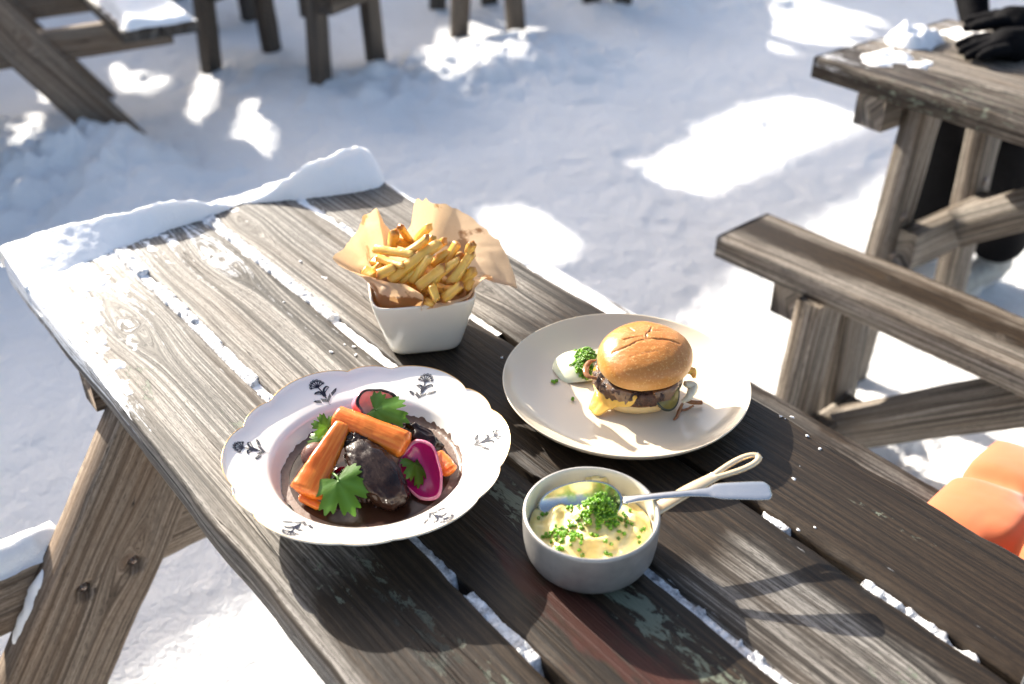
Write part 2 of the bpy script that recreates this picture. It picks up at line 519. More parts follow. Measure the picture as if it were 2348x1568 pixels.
# ================================================================== unseen wall added toward the sun: shades the yard, openings shape the sun patches
def shade_wall():
    w = Vector((0.672, 0.740, 0)).normalized()
    m = Vector((-w.y, w.x, 0))
    Sh = Vector((SUN.x, SUN.y, 0)).normalized()
    b0 = Vector((-0.608, 1.127, 0))
    H = 3.9
    base = b0 + Sh * (H / math.tan(R(SUN_EL)))
    def onwall(p):
        lam = (base - p).dot(m) / SUN.dot(m)
        q = p + SUN * lam
        return ((q - base).dot(w), q.z)
    def G(px, py, z=0.0):
        if z < 0.3:
            for _ in range(6):                       # settle on the real snow surface
                p = at(px, py, z); z = 0.5 * z + 0.5 * float(ground_z(np.array(p.x), np.array(p.y)))
        return onwall(at(px, py, z))
    patches = [
        [G(*p) for p in ((1440, 370), (1590, 312), (1580, 285), (1690, 245), (1780, 222), (1850, 228), (2010, 285), (1900, 330), (1770, 395), (1640, 445), (1560, 425), (1500, 405))],
        [G(*p) for p in ((1105, 492), (1185, 476), (1250, 500), (1325, 555), (1300, 592), (1220, 604), (1130, 570))],
        [G(p[0], p[1], 0.0) for p in ((430, 500), (470, 410), (530, 300), (552, 238), (590, 226), (632, 285), (600, 400), (560, 520))],
        [G(p[0], p[1], 0.06) for p in ((432, 225), (460, 150), (485, 132), (522, 172), (500, 240), (458, 288), (425, 250))],
        [G(p[0], p[1], 0.10) for p in ((255, 150), (290, 148), (300, 165), (375, 165), (382, 185), (340, 212), (275, 205))],
        [G(p[0], p[1], 0.10) for p in ((88, 205), (112, 185), (138, 196), (120, 228), (95, 228))],
        [G(p[0], p[1], 0.10) for p in ((150, 238), (205, 203), (212, 225), (165, 250))],
        [G(p[0], p[1], 0.13) for p in ((20, 290), (60, 262), (92, 256), (95, 322), (45, 345), (28, 330))],
        [G(p[0], p[1], 0.0) for p in ((55, 545), (60, 495), (95, 470), (105, 490), (135, 448), (145, 470), (110, 520), (75, 560))],
        [G(p[0], p[1], 0.0) for p in ((200, 510), (250, 448), (300, 490), (260, 540))],
        [G(p[0], p[1], 0.09) for p in ((965, 130), (1000, 70), (1090, 45), (1270, 65), (1320, 130), (1190, 175), (1060, 195), (990, 165))],
        [G(p[0], p[1], 0.0) for p in ((1640, 42), (1665, 32), (1695, 55), (1690, 68), (1655, 58))],
        [G(p[0], p[1], 0.0) for p in ((1690, 40), (1760, 45), (1900, 75), (1960, 100), (1900, 100), (1760, 72))],
        [G(p[0], p[1], 0.0) for p in ((1720, 22), (1800, 20), (1960, 55), (1990, 78), (1940, 78), (1800, 45))],
        [G(p[0], p[1], 0.0) for p in ((1740, -12), (1800, -14), (2000, 40), (2020, 58), (1960, 48), (1800, 15))],
        [G(p[0], p[1], 0.0) for p in ((1720, 85), (1800, 105), (1825, 122), (1780, 118))],
        [G(p[0], p[1], 0.49) for p in ((205, 72), (300, 56), (405, 20), (450, 38), (480, 66), (420, 98), (300, 100))],
        [G(p[0], p[1], 0.45) for p in ((-20, 60), (70, 35), (80, 65), (-20, 95))],
    ]
    cu = bpy.data.curves.new('shade_wall_curve', 'CURVE')
    cu.dimensions = '2D'; cu.fill_mode = 'BOTH'; cu.extrude = 0.03
    def poly(pts):
        s = cu.splines.new('POLY'); s.points.add(len(pts) - 1)
        for q, p in zip(s.points, pts): q.co = (p[0], p[1], 0, 1)
        s.use_cyclic_u = True
    poly([(-16, 0), (22, 0), (22, H), (-16, H)])
    for p in patches:
        cx_, cy_ = sum(q[0] for q in p) / len(p), sum(q[1] for q in p) / len(p)
        ext = max(max(q[0] for q in p) - min(q[0] for q in p), 0.05)
        g_ = 1 + min(0.35, 0.05 / ext)
        p = [(cx_ + (a - cx_) * g_, cy_ + (b - cy_) * g_) for a, b in p]
        p = [(a, min(max(b, 0.05), H - 0.05)) for a, b in p]
        poly(p)
    tmp = bpy.data.objects.new('t', cu); C.objects.link(tmp)
    me = evaluated(tmp, 'wall')
    bpy.data.objects.remove(tmp, do_unlink=True)
    root = empty('unseen_shade_wall', base, 0)
    tag(root, 'unseen added wall that shades the yard, its openings shaping the sun patches', 'shade_wall')
    me.materials.clear(); me.materials.append(simple('shade_wall_timber', (0.11, 0.07, 0.045), 0.8, 0.3, 3))
    o = bpy.data.objects.new('wall', me)
    link(o, root, axes((0, 0, 0), w, m.cross(w) if False else Vector((w.y, -w.x, 0))))
    return root, patches, H
shade_wall_root, _p, _H = shade_wall()

_bt = NT('rusty_bolt')
_n = _bt.noise(_bt.obj(), 400, 3)
_bt.base(_bt.mix(_bt.ramp(_n, [(0.4, 0.0), (0.6, 1.0)]), (0.30, 0.28, 0.26), (0.10, 0.05, 0.03)))
_bt.set(Metallic=0.8, Roughness=0.4)
BOLT = _bt.m


# ================================================================== picnic tables (planks, A-frame legs, beams, seats)
TW = 0.1295; PITCHN = 0.1385
def aframe_table(name, label, group, loc, rz, plank_f=None, bolts=True, res=0.03, top_res=None, seed=0, ends=None, seat_r=0.42, beam_r=0.60, frames=(-0.66, 0.66), seat_x=(-0.82, 0.90)):
    """local x along the planks, y across; origin on the ground at the middle"""
    root = empty(name, loc, rz)
    tag(root, label, 'picnic table', group)
    for k in range(4):
        y = (k - 1.5) * PITCHN
        e0, e1 = ends[k] if ends else (-0.9, 0.9)
        kw = dict(res=res, resy=0.02, seed=seed + k)
        if plank_f: kw.update(plank_f(k))
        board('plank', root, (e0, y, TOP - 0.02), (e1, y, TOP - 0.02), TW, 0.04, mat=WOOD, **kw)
    for sx in (-1, 1):
        xl = frames[0] if sx < 0 else frames[1]
        for sy in (-1, 1):
            hi = Vector((xl, sy * 0.118, 0.70)); lo = Vector((xl, sy * 0.60, -0.02))
            kw = dict(res=res, resy=0.02, seed=seed + 20 + sx * 2 + sy)
            L = (hi - lo).length
            face = Vector((1 if sx < 0 else -1, 0, 0))
            if bolts and sx < 0:
                kw.update(res=0.006, resy=0.005)
            # face of the leg looks inwards along the table
            d = (lo - hi).normalized()
            fz = Vector((1, 0, 0))
            yl = fz.cross(d)
            spots = []
            if bolts:
                for (by, bz) in ((0.278, 0.402), (0.347, 0.397)):
                    q = Vector((xl, sy * by, bz)) - (hi + lo) / 2
                    spots.append((q.dot(d), q.dot(yl)))
                kw['holes'] = [(a, b, 0.0125, 0.010) for a, b in spots]
            lg = board('leg', root, hi, lo, 0.142, 0.045, fz, WOOD_LEG, knots=((-0.10, 0.02, 0.020), (0.27, -0.03, 0.016)), **kw)
            fix_normals(lg)
            for (a, b) in spots:
                mb = MB()
                mb.add(*lathe([(0, 0.0135), (0.0035, 0.0135), (0.0042, 0.0125), (0.0042, 0.010), (0.0085, 0.010), (0.0085, 0.0085), (0.0001, 0.0085)], 20))
                bo = mb.build('bolt', BOLT, lg, Matrix.Translation((a, b, 0.0045)))
        xb = xl - 0.045
        board('beam', root, (xb, -0.78, 0.395), (xb, beam_r, 0.395), 0.10, 0.044, (1, 0, 0), WOOD_LEG, res=res, resy=0.03, seed=seed + 30 + sx)
        board('top_batten', root, (xb, -0.262, 0.66), (xb, 0.262, 0.66), 0.078, 0.044, (1, 0, 0), WOOD_LEG, res=res, resy=0.03, seed=seed + 33 + sx)
    for sy in (-1, 1):
        for k in (0, 1):
            y = (seat_r + k * 0.125) if sy > 0 else -(0.585 + k * 0.125)
            board('seat_plank', root, (seat_x[0], y, 0.466), (seat_x[1], y, 0.466), 0.118, 0.04, mat=WOOD, res=min(res, 0.02), resy=0.012, seed=seed + 40 + sy * 2 + k,
                  fields={'wet': lambda x, yy: np.full_like(x, 0.55) + 0.3 * fbm(x * 4, yy * 10, 0, 2, 5), 'frost': lambda x, yy: sstep(-0.3, -0.8, x) * 0.6 - 0.5})
    return root
# near table: board by board wear measured off the photograph (x is along the board, -x toward the far end)
XC, NC = -0.43, 0.488                                  # table middle in t, n
def blob2(x0, y0, rx, ry, a=1.0):
    return lambda x, y: a * np.exp(-((x - x0) / rx) ** 2 - ((y - y0) / ry) ** 2)
def near_plank(k):
    def wet(x, y):
        t = x + XC
        # boards soak up water toward the near end, the right-hand ones earlier
        if k == 0: return sstep(-0.70, -0.46, t) * 1.05 * sstep(-0.070, -0.035, y) - 0.1 + 0.25 * sstep(0.0, 0.06, y) * sstep(-1.0, -0.7, t)  # left board: damp, plus extra dark where the stew plate's shade falls
        if k == 1: return sstep(-0.92, -0.66, t) * 1.15 - 0.1
        if k == 2: return sstep(-1.02, -0.80, t) * 1.1 - 0.1 - 0.62 * sstep(-0.44, -0.36, t) * sstep(0.055, 0.02, y)
        return sstep(-0.98, -0.72, t) * 1.05 - 0.1
    def frost(x, y):
        t = x + XC
        a = (0.46, 0.36, 0.12, -0.05)[k] * sstep((-0.80, -1.02, -1.10, -1.2)[k], -1.30, t)
        if k == 0: a = a + 0.30 * sstep(-0.02, -0.063, y) * sstep(-0.75, -1.0, t)
        return a + 0.05
    def lich(x, y):
        t = x + XC
        z = np.zeros_like(x)
        if k == 0:
            for q in ((-0.78, 0.02, 0.10, 0.018), (-0.55, -0.02, 0.05, 0.02), (-0.50, 0.02, 0.12, 0.014), (-0.40, 0.0, 0.10, 0.012), (-0.33, 0.035, 0.12, 0.02), (-0.95, -0.03, 0.10, 0.02)):
                z += 0.55 * np.exp(-((t - q[0]) / q[2]) ** 2 - ((y - q[1]) / q[3]) ** 2)
        if k == 1:
            for q in ((-0.55, 0.035, 0.07, 0.022), (-0.47, 0.035, 0.07, 0.028), (-0.38, 0.03, 0.06, 0.022), (-0.26, 0.03, 0.1, 0.02)):
                z += 0.65 * np.exp(-((t - q[0]) / q[2]) ** 2 - ((y - q[1]) / q[3]) ** 2)
        if k == 2:
            for q in ((-0.10, 0.03, 0.12, 0.02), (-0.18, 0.0, 0.09, 0.018), (-0.02, -0.02, 0.1, 0.02)):
                z += 0.6 * np.exp(-((t - q[0]) / q[2]) ** 2 - ((y - q[1]) / q[3]) ** 2)
        if k == 3:
            for q in ((-0.05, -0.055, 0.08, 0.012), (-0.32, 0.01, 0.1, 0.006)):
                z += 0.6 * np.exp(-((t - q[0]) / q[2]) ** 2 - ((y - q[1]) / q[3]) ** 2)
        return z
    def red(x, y):
        t = x + XC
        if k == 1: return 0.75 * np.exp(-((t + 0.42) / 0.14) ** 2 - ((y + 0.02) / 0.03) ** 2) + 0.5 * np.exp(-((t + 0.30) / 0.12) ** 2 - ((y - 0.0) / 0.02) ** 2)
        return np.zeros_like(x)
    def black(x, y):
        t = x + XC
        z = np.zeros_like(x)
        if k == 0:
            z += 0.62 * np.exp(-((t + 0.42) / 0.20) ** 2 - ((y - 0.01) / 0.05) ** 2) + 0.3 * np.exp(-((t + 0.85) / 0.25) ** 2 - ((y - 0.03) / 0.03) ** 2)  # broad near patch paints the stew plate's shade darker into this board
        if k == 1: z += 0.45 * np.exp(-((t + 0.5) / 0.12) ** 2 - ((y - 0.045) / 0.02) ** 2)
        if k == 3: z += 0.7 * np.exp(-((t + 0.50) / 0.10) ** 2 - ((y + 0.01) / 0.04) ** 2)
        if k == 2: z += 0.45 * np.exp(-((t + 0.9) / 0.2) ** 2 - ((y + 0.05) / 0.015) ** 2)
        return z
    knots = {0: ((-1.075 - XC, 0.005, 0.024), (-0.2, 0.02, 0.012)), 1: ((-1.165 - XC, 0.028, 0.026), (-0.10 - XC, -0.02, 0.014)),
             2: ((-1.26 - XC, -0.035, 0.016), (-0.14 - XC, 0.03, 0.016)), 3: ((-0.60 - XC, 0.035, 0.014), (-0.93 - XC, -0.02, 0.016))}[k]
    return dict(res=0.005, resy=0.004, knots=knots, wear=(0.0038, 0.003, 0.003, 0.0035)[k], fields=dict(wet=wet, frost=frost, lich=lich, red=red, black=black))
ENDS = [(-1.375 - XC, 0.47 - XC), (-1.352 - XC, 0.46 - XC), (-1.325 - XC, 0.475 - XC), (-1.292 - XC, 0.47 - XC)]
tc = TN(XC, NC, 0)
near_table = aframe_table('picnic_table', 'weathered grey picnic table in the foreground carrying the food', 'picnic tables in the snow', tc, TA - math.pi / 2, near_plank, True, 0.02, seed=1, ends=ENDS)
T2 = R(32)
_e = Vector((math.sin(T2), -math.cos(T2), 0))
_b = Vector((-1.86, 3.08, 0))
left_table = aframe_table('picnic_table', 'picnic table at top left with a snow covered seat and leg in a snow bank', 'picnic tables in the snow', _b - _e * 0.36, T2 - math.pi / 2, None, True, 0.04, seed=60,
                          ends=[(-0.34, 0.60)] * 4, seat_r=0.64, beam_r=0.80, frames=(-0.22, 0.36), seat_x=(-0.34, 0.60))

# ================================================================== trestle tables and benches (straight legs, cross bar, diagonal brace)
def trestle(name, label, cat, group, loc, rz, L, H, ws, leg_y, over=0.17, seed=0, fields=None, knots=None, brace=True, splay=0.05, leg_w=0.075, low=0.22, res=0.02, wm=None, run=0.48):
    wm = wm or WOOD_FAR
    root = empty(name, loc, rz)
    tag(root, label, cat, group)
    tot = sum(ws) + 0.008 * (len(ws) - 1)
    y = -tot / 2
    for k, w in enumerate(ws):
        board('plank', root, (-L / 2, y + w / 2, H - 0.0225), (L / 2, y + w / 2, H - 0.0225), w, 0.045, mat=wm, res=res * 0.6, resy=0.012, seed=seed + k,
              fields=fields(k) if fields else None, knots=knots[k] if knots else ())
        y += w + 0.008
    for s in (-1, 1):
        x = s * (L / 2 - over)
        board('batten', root, (x, -tot / 2 + 0.012, H - 0.045 - 0.036), (x, tot / 2 - 0.012, H - 0.045 - 0.036), 0.07, 0.07, (0, 0, 1), wm, res=0.05, seed=seed + 10 + s)
        for sy in (-1, 1):
            board('leg', root, (x + s * -0.062, sy * leg_y, H - 0.047), (x + s * -0.062, sy * (leg_y + splay), -0.03), leg_w, 0.05, (1, 0, 0), wm, res=0.03, seed=seed + 20 + s * 2 + sy, knots=((0.1, 0.01, 0.012),))
        for sy in (-1, 1):
            for dz in (0.03, 0.12 if H > 0.6 else 0.09):
                v_, f_ = lathe([(0.0005, 0.004), (0.006, 0.0035), (0.007, 0.0), (0.013, 0.0), (0.013, -0.002)], 14)
                mesh('bolt', v_, f_, BOLT, root, axes((x + s * -0.062 - 0.025 - 0.001 if False else x + s * -0.062 + 0.0265, sy * (leg_y + splay * (1 - (low + dz - 0.05) / H)), low + dz - 0.05), (0, 0, 1), (1, 0, 0)))
        board('cross_bar', root, (x + s * -0.112, -leg_y - splay * 0.6, low), (x + s * -0.112, leg_y + splay * 0.6, low), 0.09, 0.045, (1, 0, 0), wm, res=0.04, seed=seed + 30 + s)
        if brace:
            a = Vector((x - s * 0.137, 0, low + 0.02)); b = Vector((x - s * (0.137 + run * min(1, H / 0.74) ** 0.4), 0, H - 0.075))
            board('brace', root, a, b, 0.085, 0.05, (0, 1, 0), wm, res=0.04, seed=seed + 40 + s)
    return root
def bench_fields(k):
    return dict(wet=lambda x, y: 0.95 * np.exp(-((y - 0.012) / 0.045) ** 2) * (1 + 0.3 * fbm(x * 3, y * 5, 0, 2, 8)) + 0.35 * sstep(-0.35, -0.6, x) * sstep(0.08, -0.02, y) - 0.05, frost=lambda x, y: np.full_like(x, -0.15))
TB = R(41.0)
eb = Vector((math.sin(TB), -math.cos(TB), 0)); nb = Vector((math.cos(TB), math.sin(TB), 0))
bc = Vector((0.410, 1.785, 0)) + nb * 0.085 + eb * 0.75
right_bench = trestle('trestle_bench', 'weathered brown trestle bench standing right of the burger plate', 'bench', 'benches', bc, TB - math.pi / 2, 1.5, 0.475, [0.168], 0.055, 0.175, 101,
                      bench_fields, knots={0: ((-0.42, 0.02, 0.014), (-0.2, -0.01, 0.010), (0.02, 0.03, 0.012))}, splay=0.035, leg_w=0.095, low=0.11, run=0.40)
TR = R(36.5)
er = Vector((math.sin(TR), -math.cos(TR), 0)); nr = Vector((math.cos(TR), math.sin(TR), 0))
rc = Vector((0.643, 2.104, 0)) + nr * 0.245 + er * 0.85
right_table = trestle('trestle_table', 'trestle table at the right edge with black gloves and patches of snow on it', 'table', 'trestle tables', rc, TR - math.pi / 2, 1.7, TOP, [0.117] * 4, 0.13, 0.15, 121,
                      lambda k: dict(wet=lambda x, y: np.full_like(x, (0.55, 0.35, 0.25, 0.3)[k]) + 0.3 * fbm(x * 3, y * 9, 0, 2, k), lich=lambda x, y: 0.35 + 0.3 * fbm(x * 6, y * 12, 0, 2, k + 3), frost=lambda x, y: 0.5 * sstep(-0.6, -0.85, x) - 0.1), low=0.36, splay=0.06, run=0.40)
def far_trestle(name, label, cat, mid, T, L, H, ws, leg_y, seed, brace=True, splay=0.03):
    e = Vector((math.sin(T), -math.cos(T), 0))
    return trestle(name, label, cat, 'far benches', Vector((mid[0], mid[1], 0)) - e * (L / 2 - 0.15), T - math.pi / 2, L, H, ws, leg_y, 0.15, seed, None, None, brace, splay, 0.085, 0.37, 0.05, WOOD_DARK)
far_trestle('trestle_bench', 'far bench at top centre left with dark legs in shaded snow', 'bench', (-0.62, 4.05), R(62), 1.0, 0.47, [0.14] * 3, 0.17, 150)
far_trestle('trestle_bench', 'far bench at top centre, legs sunk in a sunlit snow mound', 'bench', (-0.10, 4.62), R(12), 1.1, 0.47, [0.14] * 2, 0.11, 170)
far_trestle('trestle_bench', 'far bench left of the others at the top edge, half cut off', 'bench', (-1.36, 4.98), R(48), 1.1, 0.47, [0.14] * 2, 0.10, 180)
far_trestle('trestle_bench', 'far bench at the top edge right of centre, only its feet showing', 'bench', (0.47, 5.20), R(-20), 1.2, 0.45, [0.15], 0.06, 190)

# ================================================================== snow lying on the tables
def snow_sheet(name, t0, t1, n0, n1, res, hf, frame, mat=SNOW_TABLE):
    """height field in a table frame: hf(t, n) metres above 0"""
    nt, nn = int((t1 - t0) / res) + 1, int((n1 - n0) / res) + 1
    T, N = np.meshgrid(np.linspace(t0, t1, nt), np.linspace(n0, n1, nn), indexing='ij')
    hz = hf(T, N)
    v = np.stack([T, N, hz], -1).reshape(-1, 3)
    f = grid_faces(nt, nn)
    return mesh(name, v, f, mat, None, frame)
TABF = axes(Vector((0, 0, TOP)), ET, (0, 0, 1))
# knife-clean drift left along the far end
def ridge_h(T, N):
    end = np.interp(N, [0.20, 0.35, 0.49, 0.62, 0.78], [-1.388, -1.365, -1.340, -1.320, -1.300])
    foot = np.interp(N, [0.20, 0.23, 0.39, 0.50, 0.545, 0.60, 0.63, 0.695, 0.745, 0.78], [-1.262, -1.270, -1.308, -1.318, -1.322, -1.295, -1.278, -1.252, -1.246, -1.27])
    foot = foot + 0.006 * fbm(N * 22, 0, 0, 4, 31)
    hh = np.interp(N, [0.20, 0.215, 0.24, 0.30, 0.42, 0.52, 0.60, 0.66, 0.70, 0.735, 0.755, 0.775], [0.012, 0.020, 0.026, 0.031, 0.035, 0.034, 0.037, 0.050, 0.058, 0.060, 0.046, 0.0])
    hh = hh * (1 + 0.06 * fbm(N * 22, T * 22, 0, 4, 32)) + 0.0012 * fbm(N * 80, T * 80, 0, 3, 35)
    wallw = np.maximum(foot - end - 0.016, 0.02)
    d = foot - T
    up = np.clip(d / wallw, 0, 1) ** 0.85
    back = sstep(0.0, 0.018, T - end + 0.004 * fbm(N * 40, 1, 0, 3, 33))
    h = hh * up * back
    h = h + 0.0014 * fbm(T * 90, N * 90, 0, 4, 34) * sstep(0.002, 0.008, h)
    return np.where((d < 0) | (T < end), -0.02 + 0 * h, h - 0.001)
ridge = snow_sheet('snow_drift', -1.40, -1.22, 0.2135, 0.7625, 0.0032, ridge_h, TABF)
tag(ridge, 'thick ridge of clean snow along the far end of the near table', 'snow')
# thin crust scattered over the far boards
def crust_h(T, N):
    big = fbm(T * 7, N * 11, 0, 5, 41); fine = fbm(T * 45, N * 70, 0, 4, 42)
    reach = np.interp(N, [0.21, 0.26, 0.33, 0.40, 0.48, 0.52, 0.60, 0.77], [-0.93, -1.10, -1.17, -1.19, -1.15, -1.26, -1.30, -1.31])
    m = np.clip((reach - T) / 0.13, -1.2, 1.1) * 0.55
    m = m + 0.75 * np.exp(-((N - 0.222) / 0.03) ** 2) * sstep(-0.80, -1.05, T)
    h = (m + 1.0 * big + 1.4 * fine - 0.66) - 0.9 * sstep(0.225, 0.2165, N)
    return np.clip(h * 0.0026, -0.02, 0.0016) + np.where(h < 0, -0.0012, 0) + 0.0005 * fbm(T * 160, N * 160, 0, 2, 43)
crust = snow_sheet('snow_crust', -1.365, -0.80, 0.2165, 0.764, 0.003, crust_h, TABF)
tag(crust, 'thin broken crust of snow over the far left boards', 'snow', None, 'stuff')
# snow packed into the three joints
def strip(k, label, fill, wide, top):
    nc = NC + (k - 1.0) * PITCHN
    def hf(T, N):
        y = N - nc
        F = np.interp(T, *fill); Wd = np.interp(T, *wide); Z = np.interp(T, *top)
        e = Wd * (1 + 0.34 * fbm(T * 30, k * 3.0 + np.sign(y) * 2, 0, 3, 50 + k))
        hole = fbm(T * 26, y * 30, 0, 4, 53 + k) * 1.3 + F
        prof = np.clip(1 - (y / np.maximum(e, 1e-4)) ** 4, 0, 1) ** 0.5
        h = Z * prof + 0.0034 * fbm(T * 150, y * 150, 0, 4, 55 + k) * prof
        h = np.where(np.abs(y) > e, -0.006 - 0.8 * (np.abs(y) - e), h)
        h = h - 0.024 * sstep(0.25, -0.15, hole)
        return h
    o = snow_sheet('snow_strip', -1.34, 0.40, nc - 0.02, nc + 0.02, 0.0022, hf, TABF, ICE)
    tag(o, label, 'snow', 'snow packed in the joints of the near table')
    return o
strip(0, 'strip of snow in the leftmost table joint, running under the stew plate', ([-1.3, -1.2, -1.1, -0.95, -0.85, -0.70, -0.55, -0.45, -0.38, -0.2], [0.9, 0.2, 0.9, 0.9, 0.2, 0.0, 0.45, 0.25, 0.05, 0.3]),
      ([-1.3, -1.1, -0.9, -0.5, 0], [0.011, 0.0075, 0.0075, 0.0050, 0.0050]), ([-1.3, -0.9, -0.8, -0.5, 0], [0.003, 0.0015, -0.001, -0.006, -0.005]))
strip(1, 'strip of snow in the middle table joint, passing the front of the fries bowl', ([-1.3, -0.97, -0.93, -0.85, -0.70, -0.60, -0.3, 0], [0.95, 0.95, -0.2, -0.25, 0.1, 0.35, 0.6, 0.6]),
      ([-1.3, -0.95, -0.9, 0], [0.0085, 0.0072, 0.0050, 0.0048]), ([-1.3, -0.95, -0.9, -0.5, 0], [0.002, 0.002, -0.008, -0.007, -0.006]))
strip(2, 'strip of snow in the rightmost table joint, running under the burger plate', ([-1.3, -1.15, -1.05, -0.85, -0.75, -0.5, -0.4, -0.3, 0], [0.45, 0.3, 0.05, -0.05, -0.05, 0.15, 0.15, 0.15, 0.5]),
      ([-1.3, -0.9, -0.4, 0], [0.008, 0.0052, 0.0055, 0.0070]), ([-1.3, -0.9, -0.4, 0], [0.001, -0.006, -0.006, -0.002]))
# crumbs of snow and ice on the boards
def crumb_mesh(r, seed):
    bm = bmesh.new(); bmesh.ops.create_icosphere(bm, subdivisions=2, radius=r)
    for q in bm.verts:
        k = float(vnoise(q.co.x / r * 1.3 + seed * 9, q.co.y / r * 1.3, q.co.z / r * 1.3, seed))
        q.co *= 1 + 1.0 * k
        q.co.z *= 0.55
    v = [tuple(q.co) for q in bm.verts]; f = [tuple(i.index for i in q.verts) for q in bm.faces]
    bm.free()
    return v, f
mb = MB()
_rng = random.Random(5)
spots = [(790, 790), (812, 795), (815, 815), (760, 808), (1150, 820), (1815, 957), (1800, 960), (1850, 1000), (1790, 955), (1880, 1030), (1820, 1100), (1832, 1070), (1830, 1215), (1870, 1210), (1735, 1040), (1745, 1050), (510, 655), (930, 690), (455, 640), (690, 600)]
for k in range(26):
    if k < len(spots): p = at(spots[k][0], spots[k][1], TOP); r = _rng.uniform(0.0008, 0.0020)
    else:
        p = TN(_rng.uniform(-1.25, 0.1), NC + (_rng.randint(0, 2) - 1) * PITCHN + _rng.gauss(0, 0.012)); r = _rng.uniform(0.0005, 0.0016)
    v, f = crumb_mesh(r, k)
    mb.add([(a + p.x, b + p.y, c + p.z + r * 0.3) for a, b, c in v], f)
tag(mb.build('snow_crumbs', SNOW_TABLE), 'loose crumbs of snow and ice beside the table joints', 'snow', None, 'stuff')
# snow on the beam beside the near leg, and in the corner of the leg
BF = axes(Vector((0, 0, 0)), ET, (0, 0, 1))
def cap_h(T, N):
    y = (T + 1.1375) / 0.024
    e = np.clip(1 - y * y, 0, 1) ** 0.5
    s = sstep(-0.24, -0.20, N) * sstep(0.155, 0.135, N + 0.01 * fbm(T * 60, N * 60, 0, 2, 3))
    return 0.444 + (0.026 * e + 0.005 * fbm(T * 60, N * 45, 0, 4, 71)) * s - 0.012 * (1 - s) - 0.006 * (1 - e)
tag(snow_sheet('snow_blanket', -1.166, -1.108, -0.25, 0.17, 0.0035, cap_h, BF), 'snow lying on the beam beside the near table leg at lower left', 'snow')
mb = MB()
pts = spline([TN(-1.105, 0.165, 0.462), TN(-1.100, 0.120, 0.425), TN(-1.098, 0.085, 0.385), TN(-1.096, 0.055, 0.335), TN(-1.094, 0.04, 0.30)], 40)
v, f = tube(pts, [0.006 + 0.010 * math.sin(math.pi * min(1, 0.15 + i / 46)) for i in range(40)], 14)
v = np.array(v); v += 0.006 * np.stack([fbm(v[:, 0] * 70, v[:, 1] * 70, v[:, 2] * 70, 3, 80 + q) for q in range(3)], -1)
tag(mesh('snow_wedge', v, f, SNOW_TABLE), 'wedge of snow stuck to the back edge of the near table leg', 'snow')
# snow on the left table's seat
LF = left_table.matrix_basis.copy() if False else (Matrix.Translation(left_table.location) @ Matrix.Rotation(T2 - math.pi / 2, 4, 'Z'))
def seat_h(T, N):
    N = N - 0.22
    e = sstep(0.37, 0.41, N + 0.01 * fbm(T * 9, N * 9, 0, 3, 3)) * sstep(0.602, 0.575, N) * sstep(0.61, 0.575, T) * sstep(-0.34, -0.30, T)
    h = 0.035 * e * (0.75 + 0.5 * fbm(T * 4, N * 8, 0, 3, 91)) * np.interp(T, [-0.4, 0.1, 0.6], [1, 1.1, 1.0])
    return 0.484 + h + 0.003 * fbm(T * 30, N * 30, 0, 3, 92)
tag(snow_sheet('snow_blanket', -0.34, 0.605, 0.582, 0.823, 0.008, seat_h, LF), 'snow cap covering the seat of the picnic table at top left', 'snow')
# snow on the near table's own right-hand seat, far half
def rseat_h(T, N):
    e = sstep(0.845, 0.88, N) * sstep(1.092, 1.075, N + 0.006 * fbm(T * 20, N * 9, 0, 3, 5)) * sstep(-1.25, -1.235, T)
    m = np.interp(T, [-1.25, -1.12, -1.0, -0.9], [1.1, 0.75, 0.25, -0.6]) + 0.6 * fbm(T * 14, N * 14, 0, 4, 61)
    return 0.486 + 0.012 * np.clip(m, -0.5, 1.0) * e - 0.004 * (1 - e)
tag(snow_sheet('snow_blanket', -1.25, -0.85, 0.84, 1.095, 0.005, rseat_h, BF), 'thin snow on the far half of the near table seat, behind the burger plate', 'snow')
# snow left on the right table
RF = Matrix.Translation(rc) @ Matrix.Rotation(TR - math.pi / 2, 4, 'Z')
def heap(cx, cy, rx, ry, h, seed):
    def hf(T, N):
        d = ((T - cx) / rx) ** 2 + ((N - cy) / ry) ** 2
        e = np.clip(1 - d, -0.5, 1)
        z = h * e * (1 + 0.5 * fbm(T * 25, N * 25, 0, 4, seed)) + 0.012 * fbm(T * 30, N * 30, 0, 4, seed + 1) - 0.004
        return TOP + np.where(d > 1.3, -0.02, z)
    return snow_sheet('snow_heap', cx - rx * 1.2, cx + rx * 1.2, cy - ry * 1.2, cy + ry * 1.2, 0.005, hf, RF)
tag(heap(-0.79, 0.02, 0.06, 0.075, 0.045, 95), 'lump of snow on the far corner of the right table, the tallest one', 'snow')
tag(heap(-0.74, -0.115, 0.07, 0.10, 0.010, 97), 'thin snow at the near left corner of the right table', 'snow')
tag(heap(-0.70, 0.155, 0.10, 0.06, 0.014, 99), 'low snow patch along the back edge of the right table', 'snow')

